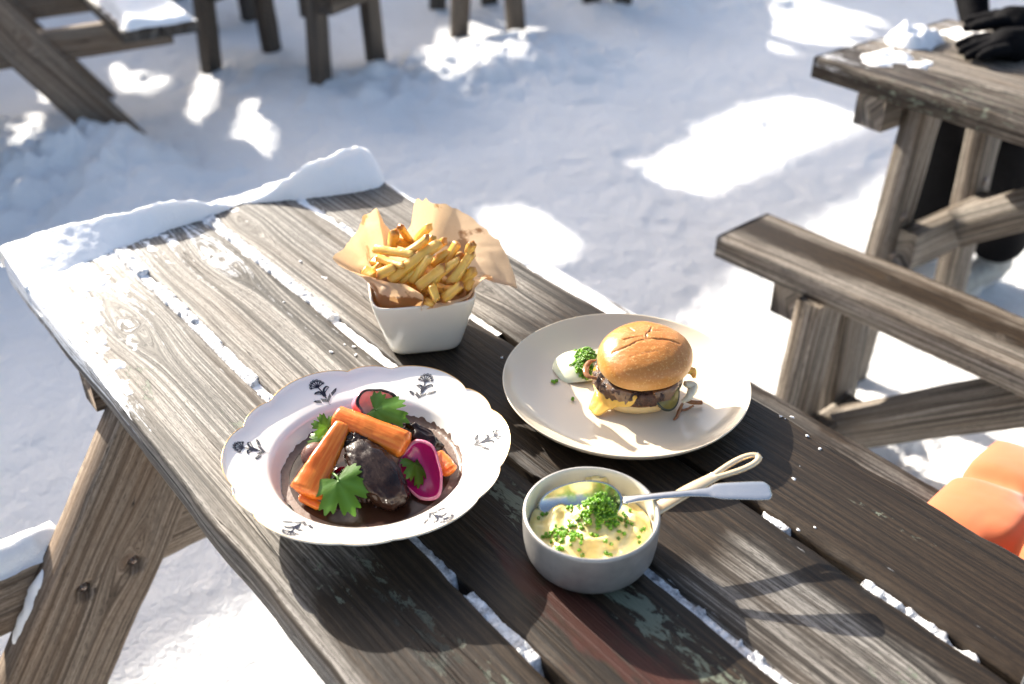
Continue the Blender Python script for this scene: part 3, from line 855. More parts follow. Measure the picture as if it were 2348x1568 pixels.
# ================================================================== MATERIALS for crockery and food
def glaze(name, col, rough=0.12, var=0.02):
    t = NT(name)
    n = t.noise(t.obj(), 30, 3)
    t.base(t.mix(n, [c * (1 - var) for c in col], [min(1, c * (1 + var)) for c in col]))
    t.set(Roughness=rough, Subsurface_Weight=0.12, Subsurface_Radius=(1, 1, 1), Subsurface_Scale=0.002)
    t.b.inputs['Coat Weight'].default_value = 0.35
    t.b.inputs['Coat Roughness'].default_value = 0.06
    return t.m
PORCELAIN = glaze('white_porcelain', (0.90, 0.87, 0.80))
CREAM = glaze('cream_stoneware', (0.68, 0.58, 0.435), 0.2)
BOWLWHITE = glaze('ivory_porcelain', (0.80, 0.745, 0.625), 0.16)
INK = simple('navy_ink', (0.014, 0.017, 0.034), 0.6, 0.1, 200, Specular_IOR_Level=0.15)
GILT = simple('worn_gilt', (0.62, 0.40, 0.16), 0.3, 0.2, 300, Metallic=0.85)

def put(o, loc, rz=0.0, rx=0.0, ry=0.0):
    o.location = loc
    o.rotation_euler = (rx, ry, rz)
    return o

# ================================================================== STEW PLATE
SP = at(845, 1029, TOP + 0.043); SP = Vector((SP.x, SP.y, TOP + 0.001))
SPR = 0.1345
def scallop(th):
    # twelve bracket-shaped lobes, alternately wide and narrow, with small cusps between
    a = (th + 0.232) % (math.pi / 3)
    wide = math.pi / 3 * 0.66
    p = np.where(a < wide, a / wide, (a - wide) / (math.pi / 3 - wide))
    amp = np.where(a < wide, 0.036, 0.020)
    return 1 - 0.042 + amp * 1.45 * np.sin(np.pi * p) ** 0.6
ZK = 1.08
def stew_prof():
    pr = [(0.0005, 0.006), (0.045, 0.006), (0.075, 0.0065), (0.084, 0.0095), (0.089, 0.0165), (0.0925, 0.0245), (0.0955, 0.0282), (0.100, 0.0302), (0.110, 0.0328), (0.120, 0.0356), (0.128, 0.0385), (0.1315, 0.0405), (0.1338, 0.0428), (0.1345, 0.0438),
          (0.1347, 0.0432), (0.1335, 0.0412), (0.129, 0.0372), (0.120, 0.0328), (0.108, 0.0292), (0.098, 0.0258), (0.092, 0.016), (0.086, 0.007), (0.078, 0.0035), (0.062, 0.0032), (0.060, 0.0), (0.056, 0.0), (0.055, 0.003), (0.0005, 0.0032)]
    return [(a, b * ZK) for a, b in pr]
def stew_r(t, r, z):
    w = sstep(0.100, 0.134, r)
    s = scallop(t)
    return r * (1 + (s - 1) * w), z + w * 0.0022 * (s - 0.99) / 0.03
v, f = lathe(stew_prof(), 240, stew_r)
stew_plate = empty('scalloped_plate', SP)
tag(stew_plate, 'white scalloped soup plate with navy flower motifs holding the beef stew', 'plate', 'crockery on the near table')
fix_normals(mesh('plate_body', v, f, PORCELAIN, stew_plate))
th = np.linspace(0, 2 * np.pi, 240, endpoint=False)
rr, zz = stew_r(th, np.full(240, SPR + 0.0001), np.full(240, 0.0440 * ZK))
v, f = tube(np.stack([rr * np.cos(th), rr * np.sin(th), zz], -1), 0.0003, 6, closed=True)
mesh('gilt_edge', v, f, GILT, stew_plate)
# flower motif drawn flat, u across, w outwards, in units of 1 = 22 mm
def motif():
    polys = []
    def stroke(pts, w0, w1=None, n=14):
        c = spline([(a, b, 0) for a, b in pts], n)
        w1 = w0 if w1 is None else w1
        L, Rr = [], []
        for i in range(n):
            d = c[min(i + 1, n - 1)] - c[max(i - 1, 0)]
            d = d / (np.linalg.norm(d) + 1e-9)
            w = w0 + (w1 - w0) * i / (n - 1)
            L.append((c[i][0] - d[1] * w, c[i][1] + d[0] * w)); Rr.append((c[i][0] + d[1] * w, c[i][1] - d[0] * w))
        for i in range(n - 1): polys.append([L[i], L[i + 1], Rr[i + 1], Rr[i]])
    def disc(x, y, r, n=10): polys.append([(x + r * math.cos(2 * math.pi * k / n), y + r * math.sin(2 * math.pi * k / n)) for k in range(n)])
    def ring(x, y, r, w, n=14):
        for k in range(n):
            a, b = 2 * math.pi * k / n, 2 * math.pi * (k + 1) / n
            polys.append([(x + r * math.cos(a), y + r * math.sin(a)), (x + r * math.cos(b), y + r * math.sin(b)), (x + (r - w) * math.cos(b), y + (r - w) * math.sin(b)), (x + (r - w) * math.cos(a), y + (r - w) * math.sin(a))])
    stroke([(0.02, -0.45), (0.0, -0.1), (-0.06, 0.15), (-0.10, 0.28)], 0.040, 0.03)
    for k in range(7):                                         # umbel head
        a = R(90 + (k - 3) * 24) + 0.12
        x, y = -0.10 + 0.36 * math.cos(a), 0.28 + 0.36 * math.sin(a)
        stroke([(-0.10, 0.28), (x * 0.6 - 0.04, 0.28 * 0.4 + y * 0.6), (x, y)], 0.020, 0.022, 5)
        ring(x, y + 0.02, 0.078, 0.026); disc(x, y + 0.01, 0.040)
    for k in range(6):
        a = R(90 + (k - 2.5) * 24) + 0.12
        stroke([(-0.10, 0.28), (-0.10 + 0.24 * math.cos(a), 0.28 + 0.24 * math.sin(a))], 0.006, 0.006, 3)
    stroke([(0.02, -0.30), (0.10, 0.05), (0.30, 0.22), (0.42, 0.20)], 0.075, 0.02)      # leaves
    stroke([(0.0, -0.30), (-0.12, 0.0), (-0.34, 0.05), (-0.46, -0.02)], 0.075, 0.02)
    for k in range(6):
        s = k / 5
        x, y = 0.06 + 0.32 * s, -0.08 + 0.30 * s - 0.04 * s * s
        polys.append([(x, y), (x + 0.05, y - 0.085), (x + 0.075, y + 0.01)])
        x, y = -0.06 - 0.34 * s, -0.12 + 0.20 * s - 0.06 * s * s
        polys.append([(x, y), (x - 0.045, y - 0.08), (x - 0.07, y + 0.01)])
    def ribbon(pts, w):                                        # checked ribbon
        for (a, b) in zip(pts[:-1], pts[1:]):
            n = 5
            for i in range(n):
                for j in range(3):
                    p = [(a[0] + (b[0] - a[0]) * (i + q) / n, a[1] + (b[1] - a[1]) * (i + q) / n) for q in (0.06, 0.94)]
                    y0, y1 = -w + 2 * w * (j + 0.08) / 3, -w + 2 * w * (j + 0.92) / 3
                    polys.append([(p[0][0], p[0][1] + y0), (p[1][0], p[1][1] + y0), (p[1][0], p[1][1] + y1), (p[0][0], p[0][1] + y1)])
    ribbon([(-0.30, -0.42), (0.04, -0.60)], 0.10)
    ribbon([(0.04, -0.60), (0.34, -0.30)], 0.10)
    ribbon([(-0.62, -0.42), (-0.36, -0.52)], 0.09)
    ribbon([(0.40, -0.30), (0.70, -0.10)], 0.09)
    polys.append([(-0.62, -0.33), (-0.62, -0.51), (-0.76, -0.36)]); polys.append([(0.70, -0.01), (0.70, -0.19), (0.82, 0.02)])
    stroke([(0.04, -0.70), (0.0, -0.80), (0.06, -0.86)], 0.012, 0.008, 6)
    return polys
MOT = motif()
def rim_z(r): return np.interp(r, [0.0955, 0.100, 0.110, 0.120, 0.128, 0.1315], [0.0282, 0.0302, 0.0328, 0.0356, 0.0385, 0.0405])
for k, ang in enumerate((67.0, 121.5, 177.0, 243.0, 309.0, 9.5)):
    mb = MB()
    sc = 0.0185
    for p in MOT:
        q = []
        for (u, w) in p:
            r = 0.1150 + w * 0.0205
            a = R(ang) - (u * sc) / 0.1125
            r2, z2 = stew_r(np.array(a), np.array(r), np.array(float(rim_z(r)) * ZK))
            q.append((float(r2) * math.cos(a), float(r2) * math.sin(a), float(z2) + 0.0006))
        mb.add(q, [tuple(range(len(q)))])
    mb.build('flower_motif', INK, stew_plate, None, False)

# sauce pool
_t = NT('brown_gravy')
_n = _t.noise(_t.obj(), 60, 5)
_t.base(_t.mix(_n, (0.020, 0.008, 0.005), (0.050, 0.022, 0.013)))
_t.set(Roughness=0.22)
_t.b.inputs['Specular IOR Level'].default_value = 0.3
_t.bump(_n, 0.0008, 0.5)
GRAVY = _t.m
_t = NT('drying_gravy')
_n = _t.noise(_t.obj(), 220, 5, 0.7)
_t.base(_t.mix(_n, (0.07, 0.035, 0.022), (0.20, 0.125, 0.09)))
_t.set(Roughness=0.45); _t.bump(_n, 0.0008, 0.8)
SCUM = _t.m
na, nrr = 160, 14
A, Q = np.meshgrid(np.linspace(0, 2 * np.pi, na, endpoint=False), np.linspace(0.02, 1, nrr), indexing='ij')
rad = Q * (0.0835 + 0.0016 * fbm(np.cos(A) * 6, np.sin(A) * 6, 0, 4, 5))
zz = 0.0145 + 0.0006 * fbm(rad * np.cos(A) * 60, rad * np.sin(A) * 60, 0, 3, 6) - 0.0012 * sstep(0.97, 1.0, Q)
o = mesh('gravy', np.stack([rad * np.cos(A), rad * np.sin(A), zz], -1).reshape(-1, 3), grid_faces(na, nrr, True) + [tuple(i * nrr for i in range(na))[::-1]], GRAVY)
o.location = SP
tag(fix_normals(o), 'pool of dark brown gravy in the well of the stew plate', 'gravy')
A, Q = np.meshgrid(np.linspace(0, 2 * np.pi, 320, endpoint=False), np.linspace(0, 1, 6), indexing='ij')
edge = 0.0875 + 0.0022 * fbm(np.cos(A) * 14, np.sin(A) * 14, 0, 5, 7) + 0.0018 * np.cos(A - R(40))
rad = 0.078 + (edge - 0.078) * Q
zw = np.interp(rad, [0.075, 0.084, 0.089, 0.0925], [0.0065, 0.0095, 0.0165, 0.0245]) * ZK + 0.0004
o = mesh('gravy_film', np.stack([rad * np.cos(A), rad * np.sin(A), np.maximum(zw, 0.0149)], -1).reshape(-1, 3), grid_faces(320, 6, True), SCUM)
o.location = SP
tag(fix_normals(o), 'drying brown gravy film round the side of the plate well', 'gravy')

# ---- stew pieces (heights measured above the table)
def S(px, py, h): return at(px, py, TOP + h)
_t = NT('cooked_carrot')
o_ = _t.obj()
_n = _t.noise(o_, 60, 4)
_w = _t.noise(_t.vec(_t.math('MULTIPLY', _t.n('ShaderNodeSeparateXYZ').outputs[0], 1.0), 0, 0), 1.0)
_sx = _t.n('ShaderNodeSeparateXYZ'); _t.l(o_, _sx.inputs[0])
_st = _t.noise(_t.vec(_t.math('MULTIPLY', _sx.outputs[0], 20.0), _t.math('MULTIPLY', _sx.outputs[1], 260.0), _t.math('MULTIPLY', _sx.outputs[2], 260.0)), 1.0, 3.0)
_t.base(_t.mix(_t.ramp(_st, [(0.4, 0.0), (0.65, 1.0)]), (0.66, 0.125, 0.008), (0.80, 0.245, 0.035)))
_t.set(Roughness=0.3, Subsurface_Weight=0.3, Subsurface_Radius=(1.0, 0.35, 0.08), Subsurface_Scale=0.004)
_t.bump(_t.math('ADD', _st, _n), 0.0009, 0.6)
CARROT = _t.m
def carrot(label, p0, p1, w0, w1, t0, t1, up=(0, 0, 1), bend=0.0, seed=0, group='carrot pieces in the stew', fl=0.9):
    p0, p1 = Vector(p0), Vector(p1)
    L = (p1 - p0).length
    n, m = 30, 24
    v = []
    for i in range(n):
        s = i / (n - 1)
        w = w0 + (w1 - w0) * s; t = t0 + (t1 - t0) * s
        ends = min(1.0, (min(s, 1 - s) * L / 0.0035 + 0.25)) ** 0.5
        for k in range(m):
            a = 2 * math.pi * k / m
            c, q = math.cos(a), math.sin(a)
            # half-round: flat cut face below, rounded back above
            yy = math.copysign(abs(c) ** 0.75, c) * w * ends
            z_ = (q ** fl if q > 0 else -0.7 * abs(q) ** 0.8) * t * ends
            kx = 1 + 0.06 * float(vnoise(s * 5, c * 1.5, q * 1.5, seed)) + 0.03 * float(vnoise(s * 22, c * 3, q * 3, seed))
            v.append((L * (s - 0.5), yy * kx, z_ * kx + bend * (1 - (2 * s - 1) ** 2)))
    f = grid_faces(n, m, False, True) + [tuple(range(m))[::-1], tuple((n - 1) * m + k for k in range(m))]
    o = mesh('carrot_piece', v, f, CARROT, None, axes((p0 + p1) / 2, p1 - p0, up))
    fix_normals(o)
    return tag(o, label, 'carrot', group)
def c6(x, y, h): return S(490 + x * 0.3306, 778 + y * 0.3306, h)         # stew close-up pixels
carrot('long carrot baton leaning to the lower left of the stew', c6(905, 585, 0.058), c6(635, 1080, 0.028), 0.0078, 0.0165, 0.008, 0.010, (0.1, -0.7, 0.75), 0.001, 1, fl=0.42)
carrot('thick carrot baton lying across the top of the stew', c6(840, 530, 0.060), c6(1345, 745, 0.046), 0.0110, 0.0138, 0.009, 0.012, (0.0, -0.55, 0.85), 0.002, 2)
carrot('carrot end poking out behind the red onion at right', c6(1545, 800, 0.026), c6(1650, 925, 0.024), 0.008, 0.008, 0.006, 0.005, (-0.2, -0.4, 0.9), 0.0, 3)
carrot('pale carrot tip half hidden behind the top baton', c6(955, 500, 0.050), c6(1060, 600, 0.044), 0.008, 0.009, 0.007, 0.006, (0, -0.3, 0.9), 0.0, 4)
carrot('carrot slice sunk in the gravy at the lower left of the plate', c6(600, 1085, 0.022), c6(740, 1165, 0.018), 0.005, 0.004, 0.004, 0.004, (0, -0.3, 0.9), 0.0, 5)

_t = NT('braised_beef')
_n = _t.noise(_t.obj(), 55, 6, 0.65)
_sx = _t.n('ShaderNodeSeparateXYZ'); _t.l(_t.obj(), _sx.inputs[0])
_fb = _t.noise(_t.vec(_t.math('MULTIPLY', _sx.outputs[0], 60.0), _t.math('MULTIPLY', _sx.outputs[1], 500.0), _t.math('MULTIPLY', _sx.outputs[2], 300.0)), 1.0, 3.0)
_t.base(_t.mix(_t.ramp(_n, [(0.35, 0.0), (0.7, 1.0)]), (0.008, 0.0032, 0.0022), (0.034, 0.014, 0.008)))
_t.set(Roughness=_t.ramp(_n, [(0.35, 0.14), (0.60, 0.55)]))
_t.b.inputs['Specular IOR Level'].default_value = 0.12
_t.b.inputs['Coat Weight'].default_value = 0.45; _t.b.inputs['Coat Roughness'].default_value = 0.10
_t.bump(_t.math('ADD', _n, _t.math('MULTIPLY', _fb, 0.9)), 0.0016, 0.8)
BEEF = _t.m
def lump(name, label, cat, p0, p1, w, t, mat, seed, up=(0, 0, 1), rough=0.25, freq=2.2, group=None, box=0.7):
    p0, p1 = Vector(p0), Vector(p1)
    L = (p1 - p0).length
    bm = bmesh.new(); bmesh.ops.create_icosphere(bm, subdivisions=5, radius=1)
    co = np.array([q.co for q in bm.verts])
    f = [tuple(i.index for i in q.verts) for q in bm.faces]; bm.free()
    c2 = np.sign(co) * np.abs(co) ** box
    nz = fbm(co[:, 0] * freq + seed * 7, co[:, 1] * freq, co[:, 2] * freq, 5, seed)
    c2 = c2 * (1 + rough * nz)[:, None]
    o = mesh(name, c2 * np.array([L / 2, w, t]), f, mat, None, axes((p0 + p1) / 2, p1 - p0, up))
    return tag(o, label, cat, group)
lump('beef_chunk', 'long glossy chunk of braised beef in the middle of the stew', 'meat', c6(975, 730, 0.046), c6(1290, 1150, 0.024), 0.0200, 0.016, BEEF, 3, (0.3, -0.6, 0.7), 0.20, 1.5, 'beef in the stew')
lump('beef_chunk', 'dark crisp beef tip under the crossing of the carrots', 'meat', c6(930, 680, 0.050), c6(1060, 770, 0.044), 0.010, 0.009, BEEF, 8, (0, -0.5, 0.8), 0.45, 3.0, 'beef in the stew')
lump('beef_chunk', 'dark beef chunk at the right under the parsley leaf', 'meat', c6(1300, 640, 0.036), c6(1560, 790, 0.020), 0.014, 0.014, BEEF, 5, (0, -0.5, 0.8), 0.3, 2.2, 'beef in the stew')
lump('beef_chunk', 'beef chunk in shadow at the lower edge of the gravy', 'meat', c6(880, 930, 0.026), c6(1150, 1080, 0.018), 0.018, 0.012, BEEF, 6, (0, -0.5, 0.8), 0.3, 2.2, 'beef in the stew')
MUSH = simple('brown_mushroom', (0.16, 0.085, 0.065), 0.22, 0.35, 70, 0.0006, 0.2, (1, .5, .4), 0.003)
lump('mushroom', 'smooth brown mushroom beside the long carrot at left', 'mushroom', c6(615, 850, 0.028), c6(790, 760, 0.034), 0.0125, 0.013, MUSH, 9, (0, -0.4, 0.9), 0.06, 1.0, None, 1.0)

def onion_mat(name, inner, outer, edge):
    t = NT(name)
    q = t.attr('edge'); inn = t.attr('inside')
    o = t.obj()
    n = t.noise(o, 80, 4)
    st = t.noise(t.vec(t.math('MULTIPLY', t.attr('mer'), 26.0), 0.0, 0.0), 1.0, 2.0)
    c = t.mix(inn, t.mix(t.ramp(st, [(0.35, 0.0), (0.65, 1.0)]), outer, [x * 1.5 for x in outer]), t.mix(t.ramp(st, [(0.35, 0.0), (0.65, 1.0)]), inner, [min(1, x * 1.25) for x in inner]))
    m = t.ramp(t.math('ADD', q, t.math('MULTIPLY', t.math('SUBTRACT', n, 0.5), 0.25)), [(0.93, 0.0), (0.99, 1.0)])
    t.base(t.mix(m, c, edge))
    t.set(Roughness=0.22, Subsurface_Weight=0.3, Subsurface_Radius=(1, 0.3, 0.4), Subsurface_Scale=0.004)
    return t.m
ONION_PALE = onion_mat('charred_pink_onion', (0.86, 0.60, 0.58), (0.55, 0.18, 0.24), (0.022, 0.008, 0.008))
ONION_RED = onion_mat('dark_red_onion', (0.22, 0.012, 0.055), (0.26, 0.012, 0.08), (0.03, 0.006, 0.012))
ONION_MAG = onion_mat('magenta_onion', (0.36, 0.008, 0.10), (0.48, 0.012, 0.15), (0.55, 0.20, 0.26))
def onion(label, c, axis, up, a, b, d, vmax, thick, mat):
    nu, nv = 56, 22
    V, Ed, In, Me = [], [], [], []
    for shell in (0, 1):
        sc = 1 if shell == 0 else 1 - thick
        for i in range(nu):
            for j in range(nv):
                u = 2 * math.pi * i / nu
                vv = vmax * (0.02 + 0.98 * j / (nv - 1))
                wob = 1 + 0.07 * math.sin(3 * u + 1) * math.sin(vv) + 0.05 * math.sin(2 * u + 2.2) + 0.02 * math.sin(7 * u)
                V.append((sc * a * math.sin(vv) * math.cos(u) * wob, sc * b * math.sin(vv) * math.sin(u) * wob, -d * math.cos(vv) * sc))
                Ed.append(j / (nv - 1)); In.append(shell); Me.append(u)
    f = grid_faces(nu, nv, True) + [q[::-1] for q in grid_faces(nu, nv, True, False, nu * nv)]
    for i in range(nu):
        p, q = i * nv + nv - 1, ((i + 1) % nu) * nv + nv - 1
        f.append((p, p + nu * nv, q + nu * nv, q))
    f.append(tuple(i * nv for i in range(nu))[::-1]); f.append(tuple(nu * nv + i * nv for i in range(nu)))
    o = mesh('onion_petal', V, f, mat, None, axes(c, up, axis), True, {'edge': Ed, 'inside': In, 'mer': Me})
    return tag(fix_normals(o), label, 'onion', 'onion petals in the stew')
# axis = direction the cup opens to
onion('pale pink onion petal with a charred rim on top of the stew', c6(1120, 450, 0.060), (0.55, -0.45, 0.6), (0.6, 0.5, -0.2), 0.0225, 0.0165, 0.023, 1.75, 0.13, ONION_PALE)
onion('magenta onion petal with a pale edge at the right of the stew', c6(1425, 900, 0.038), (-0.35, -0.50, 0.80), (0.40, -0.75, -0.4), 0.0305, 0.0225, 0.020, 1.35, 0.10, ONION_MAG)
onion('dark red onion petal at the bottom of the plate under parsley', c6(990, 1100, 0.022), (0.1, -0.55, 0.8), (1, 0.1, 0), 0.0255, 0.0150, 0.014, 1.5, 0.10, ONION_RED)
onion('small dark onion petal behind the lower parsley leaf', c6(905, 925, 0.030), (0.0, -0.6, 0.8), (1, 0.2, 0.1), 0.011, 0.007, 0.008, 1.45, 0.14, ONION_RED)

_t = NT('parsley')
_n = _t.noise(_t.obj(), 120, 4)
_ve = _t.attr('vein')
_cc = _t.mix(_n, (0.045, 0.13, 0.005), (0.105, 0.235, 0.010))
_cc = _t.mix(_t.ramp(_ve, [(0.0, 0.6), (0.25, 0.0)]), _cc, (0.13, 0.30, 0.05))
_t.base(_cc)
_t.set(Roughness=0.38)
_t.bump(_t.math('ADD', _t.ramp(_ve, [(0.0, 0.0), (0.3, 1.0)]), _t.math('MULTIPLY', _n, 0.8)), 0.0007, 0.8)
_tr = _t.n('ShaderNodeBsdfTranslucent'); _t.l(_t.mix(0.5, _cc, (0.20, 0.42, 0.02)), _tr.inputs[0])
_ms = _t.n('ShaderNodeMixShader'); _ms.inputs[0].default_value = 0.38
_t.l(_t.b.outputs[0], _ms.inputs[1]); _t.l(_tr.outputs[0], _ms.inputs[2]); _t.l(_ms.outputs[0], _t.out.inputs[0])
PARSLEY = _t.m
def parsley(label, c, tip, nrm, size, seed, curl=0.25, stem=0.6):
    rg = random.Random(seed)
    nth, nr = 150, 9
    lobes = [(-1.70, 0.70, 0.62), (-0.80, 0.92, 0.52), (0.0, 1.0, 0.48), (0.80, 0.94, 0.52), (1.70, 0.68, 0.62)]
    V, Ve = [], []
    for i in range(nth):
        th = -2.5 + 5.0 * i / (nth - 1)
        r = 0.16
        vmin = 1.0
        for (a, L, w) in lobes:
            x = (th - a) / w
            if abs(x) < 1.35:
                lob = L * max(0.0, 1 - abs(x) ** 2.6 * 0.55)
                teeth = 1 + 0.10 * math.cos((th - a) * 24) * (0.7 + 0.5 * abs(x))
                r = max(r, lob * teeth)
            vmin = min(vmin, abs(th - a))
        for j in range(nr):
            s = j / (nr - 1)
            rr = r * s
            x, y = rr * math.cos(th), rr * math.sin(th)
            z = curl * (-(rr ** 2) * 0.55 + 0.16 * math.sin(th * 3.0 + seed) * rr + 0.10 * math.sin(x * 7 + seed * 2) * rr) + 0.10 * rr * min(vmin, 0.4)
            V.append((x * size, y * size, z * size)); Ve.append(vmin * (0.3 + rr) if s > 0 else 0)
    f = grid_faces(nth, nr)
    o = len(V)
    st = spline([(0.05 * size, 0, 0), (-0.3 * size * stem, 0.03 * size, -0.03 * size), (-stem * size, 0.10 * size * rg.uniform(-1, 1), -0.15 * size)], 8)
    tv, tf = tube(st, [size * 0.035] * 8, 6)
    V += tv; f += [tuple(k + o for k in q) for q in tf]; Ve += [0.0] * len(tv)
    ob = mesh('parsley_leaf', V, f, PARSLEY, None, axes(c, tip, nrm), True, {'vein': Ve})
    return tag(ob, label, 'parsley', 'parsley leaves on the stew')
parsley('bright parsley leaf at the top right of the stew', c6(1120, 490, 0.064), Vector((0.95, -0.20, -0.18)), Vector((0.15, -0.35, 0.9)), 0.033, 1, 0.35, 0.15)
parsley('small parsley leaf behind the mushroom at left', c6(790, 610, 0.050), Vector((-0.75, 0.05, 0.15)), Vector((-0.1, -0.75, 0.6)), 0.016, 2, 0.5, 0.5)
parsley('dark parsley leaf lying in the gravy at far left', c6(760, 700, 0.030), Vector((-0.9, -0.2, -0.1)), Vector((-0.2, -0.4, 0.9)), 0.017, 3, 0.3, 0.2)
parsley('large dark parsley leaf at the bottom of the stew', c6(860, 980, 0.043), Vector((0.45, -0.80, -0.35)), Vector((0.0, -0.65, 0.72)), 0.034, 4, 0.35, 0.35)
parsley('thin parsley leaf inside the magenta onion petal', c6(1395, 860, 0.034), Vector((0.35, -0.75, -0.4)), Vector((0.75, -0.45, 0.5)), 0.022, 5, 0.4, 0.1)

# ================================================================== BURGER PLATE
BP = at(1434, 876, TOP + 0.024); BP = Vector((BP.x, BP.y, TOP + 0.001))
bpr = [(0.0005, 0.0055), (0.055, 0.0055), (0.085, 0.0065), (0.100, 0.009), (0.112, 0.0135), (0.122, 0.0195), (0.1285, 0.0252), (0.1312, 0.0282), (0.1322, 0.0292), (0.1330, 0.0288), (0.1328, 0.0275), (0.129, 0.0222), (0.121, 0.0150), (0.108, 0.0085), (0.092, 0.0042), (0.078, 0.0030), (0.075, 0.0), (0.070, 0.0), (0.069, 0.003), (0.0005, 0.003)]
v, f = lathe(bpr, 160)
burger_plate = mesh('dinner_plate', v, f, CREAM)
fix_normals(burger_plate); burger_plate.location = BP
tag(burger_plate, 'round cream dinner plate carrying the burger', 'plate', 'crockery on the near table')
PZ = TOP + 0.0068

# ---- burger
BX = at(1458, 905, PZ); BX = Vector((BX.x, BX.y, PZ))
burger = empty('burger', BX)
tag(burger, 'cheeseburger in a glossy golden bun with melted cheese', 'burger')
_t = NT('glossy_bun')
_n = _t.noise(_t.obj(), 26, 5, 0.6); _n2 = _t.noise(_t.obj(), 240, 3, 0.6)
_sx = _t.n('ShaderNodeSeparateXYZ'); _t.l(_t.obj(), _sx.inputs[0])
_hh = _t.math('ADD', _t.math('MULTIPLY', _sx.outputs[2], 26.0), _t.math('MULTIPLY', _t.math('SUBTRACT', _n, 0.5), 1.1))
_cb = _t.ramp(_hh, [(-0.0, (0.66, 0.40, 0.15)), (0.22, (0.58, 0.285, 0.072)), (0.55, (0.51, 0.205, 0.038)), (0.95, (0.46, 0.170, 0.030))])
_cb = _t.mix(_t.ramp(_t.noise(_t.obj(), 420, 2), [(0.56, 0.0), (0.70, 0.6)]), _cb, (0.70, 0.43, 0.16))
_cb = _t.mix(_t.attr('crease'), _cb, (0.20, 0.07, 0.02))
_t.base(_cb)
_t.set(Roughness=0.33, Subsurface_Weight=0.15, Subsurface_Radius=(1, .5, .2), Subsurface_Scale=0.004)
_t.b.inputs['Coat Weight'].default_value = 0.2; _t.b.inputs['Coat Roughness'].default_value = 0.25
_n3 = _t.noise(_t.vec(_t.math('MULTIPLY', _sx.outputs[0], 90.0), _t.math('MULTIPLY', _sx.outputs[1], 260.0), _t.math('MULTIPLY', _sx.outputs[2], 200.0)), 1.0, 4.0, 0.6, 1.2)
_t.bump(_t.math('ADD', _t.math('ADD', _n, _t.math('MULTIPLY', _n2, 0.35)), _t.math('MULTIPLY', _n3, 0.3)), 0.0015, 0.6)
BUN = _t.m
# domed lid; local z up, open side at z = 0
nu, nv = 180, 70
U, Vv = np.meshgrid(np.linspace(0, 2 * np.pi, nu, endpoint=False), np.linspace(0.0, 1.0, nv), indexing='ij')
phi = np.interp(Vv, [0, 0.72, 1], [0.02, 1.62, 2.55])
rad = 0.0500 * np.where(phi < 1.62, np.sin(np.minimum(phi, 1.62)) ** 0.82, 1.0 - 0.30 * ((phi - 1.62) / 0.93) ** 1.6)
zz = np.where(phi < 1.571, 0.010 + 0.0270 * np.cos(np.minimum(phi, 1.571)) ** 0.85, 0.010 - 0.0105 * np.sin((phi - 1.571)) ** 0.9)
wob = 1 + 0.022 * np.sin(2 * U + 0.6) + 0.012 * np.sin(3 * U + 2) + 0.008 * np.sin(5 * U)
x = rad * np.cos(U) * wob; y = rad * np.sin(U) * wob
zz = zz + 0.0012 * fbm(x * 40, y * 40, 0, 3, 9)
crease = np.zeros_like(x)
def crack(pts, w, dep):
    global crease, zz
    P = spline([(a, b, 0) for a, b in pts], 40)
    d = np.full(x.shape, 9.0)
    jit = 0.0012 * fbm(x * 160, y * 160, 0, 3, 12)
    for i in range(40): d = np.minimum(d, np.hypot(x - P[i][0] + jit, y - P[i][1] + jit * 0.7))
    m = np.exp(-(d / w) ** 2)
    zz = zz - dep * m
    crease = np.maximum(crease, np.exp(-(d / (w * 0.55)) ** 2) * 0.85)
crack([(-0.035, -0.013), (-0.020, -0.010), (-0.004, -0.002), (0.012, 0.000), (0.024, -0.001), (0.035, -0.004)], 0.0011, 0.0013)
crack([(-0.022, 0.002), (-0.006, 0.004), (0.002, 0.0035)], 0.0009, 0.0010)
crack([(0.002, 0.001), (0.003, 0.009), (0.007, 0.014), (0.009, 0.021)], 0.0009, 0.0011)
crack([(-0.004, 0.011), (0.006, 0.013), (0.020, 0.016)], 0.0007, 0.0007)
crack([(-0.014, 0.024), (-0.010, 0.016)], 0.0010, 0.0008)
crack([(-0.018, -0.024), (0.0, -0.020), (0.012, -0.018)], 0.0008, 0.0004)
v = np.stack([x, y, zz], -1).reshape(-1, 3)
f = grid_faces(nu, nv, True) + [tuple(i * nv for i in range(nu)), tuple(i * nv + nv - 1 for i in range(nu))[::-1]]
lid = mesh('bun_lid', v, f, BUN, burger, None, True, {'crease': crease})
fix_normals(lid)
BUNB = simple('pale_bun_base', (0.70, 0.52, 0.25), 0.5, 0.12, 60, 0.0008, 0.3, (1, .6, .3), 0.004)
v, f = lathe([(0.0005, 0.0), (0.033, 0.0), (0.0395, 0.003), (0.0425, 0.008), (0.0425, 0.012), (0.041, 0.0155), (0.0005, 0.016)], 96, lambda t, r, z: (r * (1 + 0.03 * np.sin(2 * t + 1) + 0.015 * np.sin(5 * t)), z))
heel = fix_normals(mesh('bun_heel', v, f, BUNB, burger))
TOAST = simple('toasted_crumb', (0.16, 0.06, 0.02), 0.7, 0.4, 120, 0.0005)
v, f = lathe([(0.0005, 0.0161), (0.0412, 0.0158), (0.0425, 0.0150), (0.0424, 0.0138)], 96, lambda t, r, z: (r * (1.003 + 0.03 * np.sin(2 * t + 1) + 0.015 * np.sin(5 * t)), z + 0.0006 * np.sin(9 * t)))
fix_normals(mesh('toasted_face', v, f, TOAST, heel))
_t = NT('seared_patty')
_n = _t.noise(_t.obj(), 130, 6, 0.7)
_t.base(_t.mix(_t.ramp(_n, [(0.35, 0.0), (0.7, 1.0)]), (0.022, 0.009, 0.006), (0.12, 0.055, 0.034)))
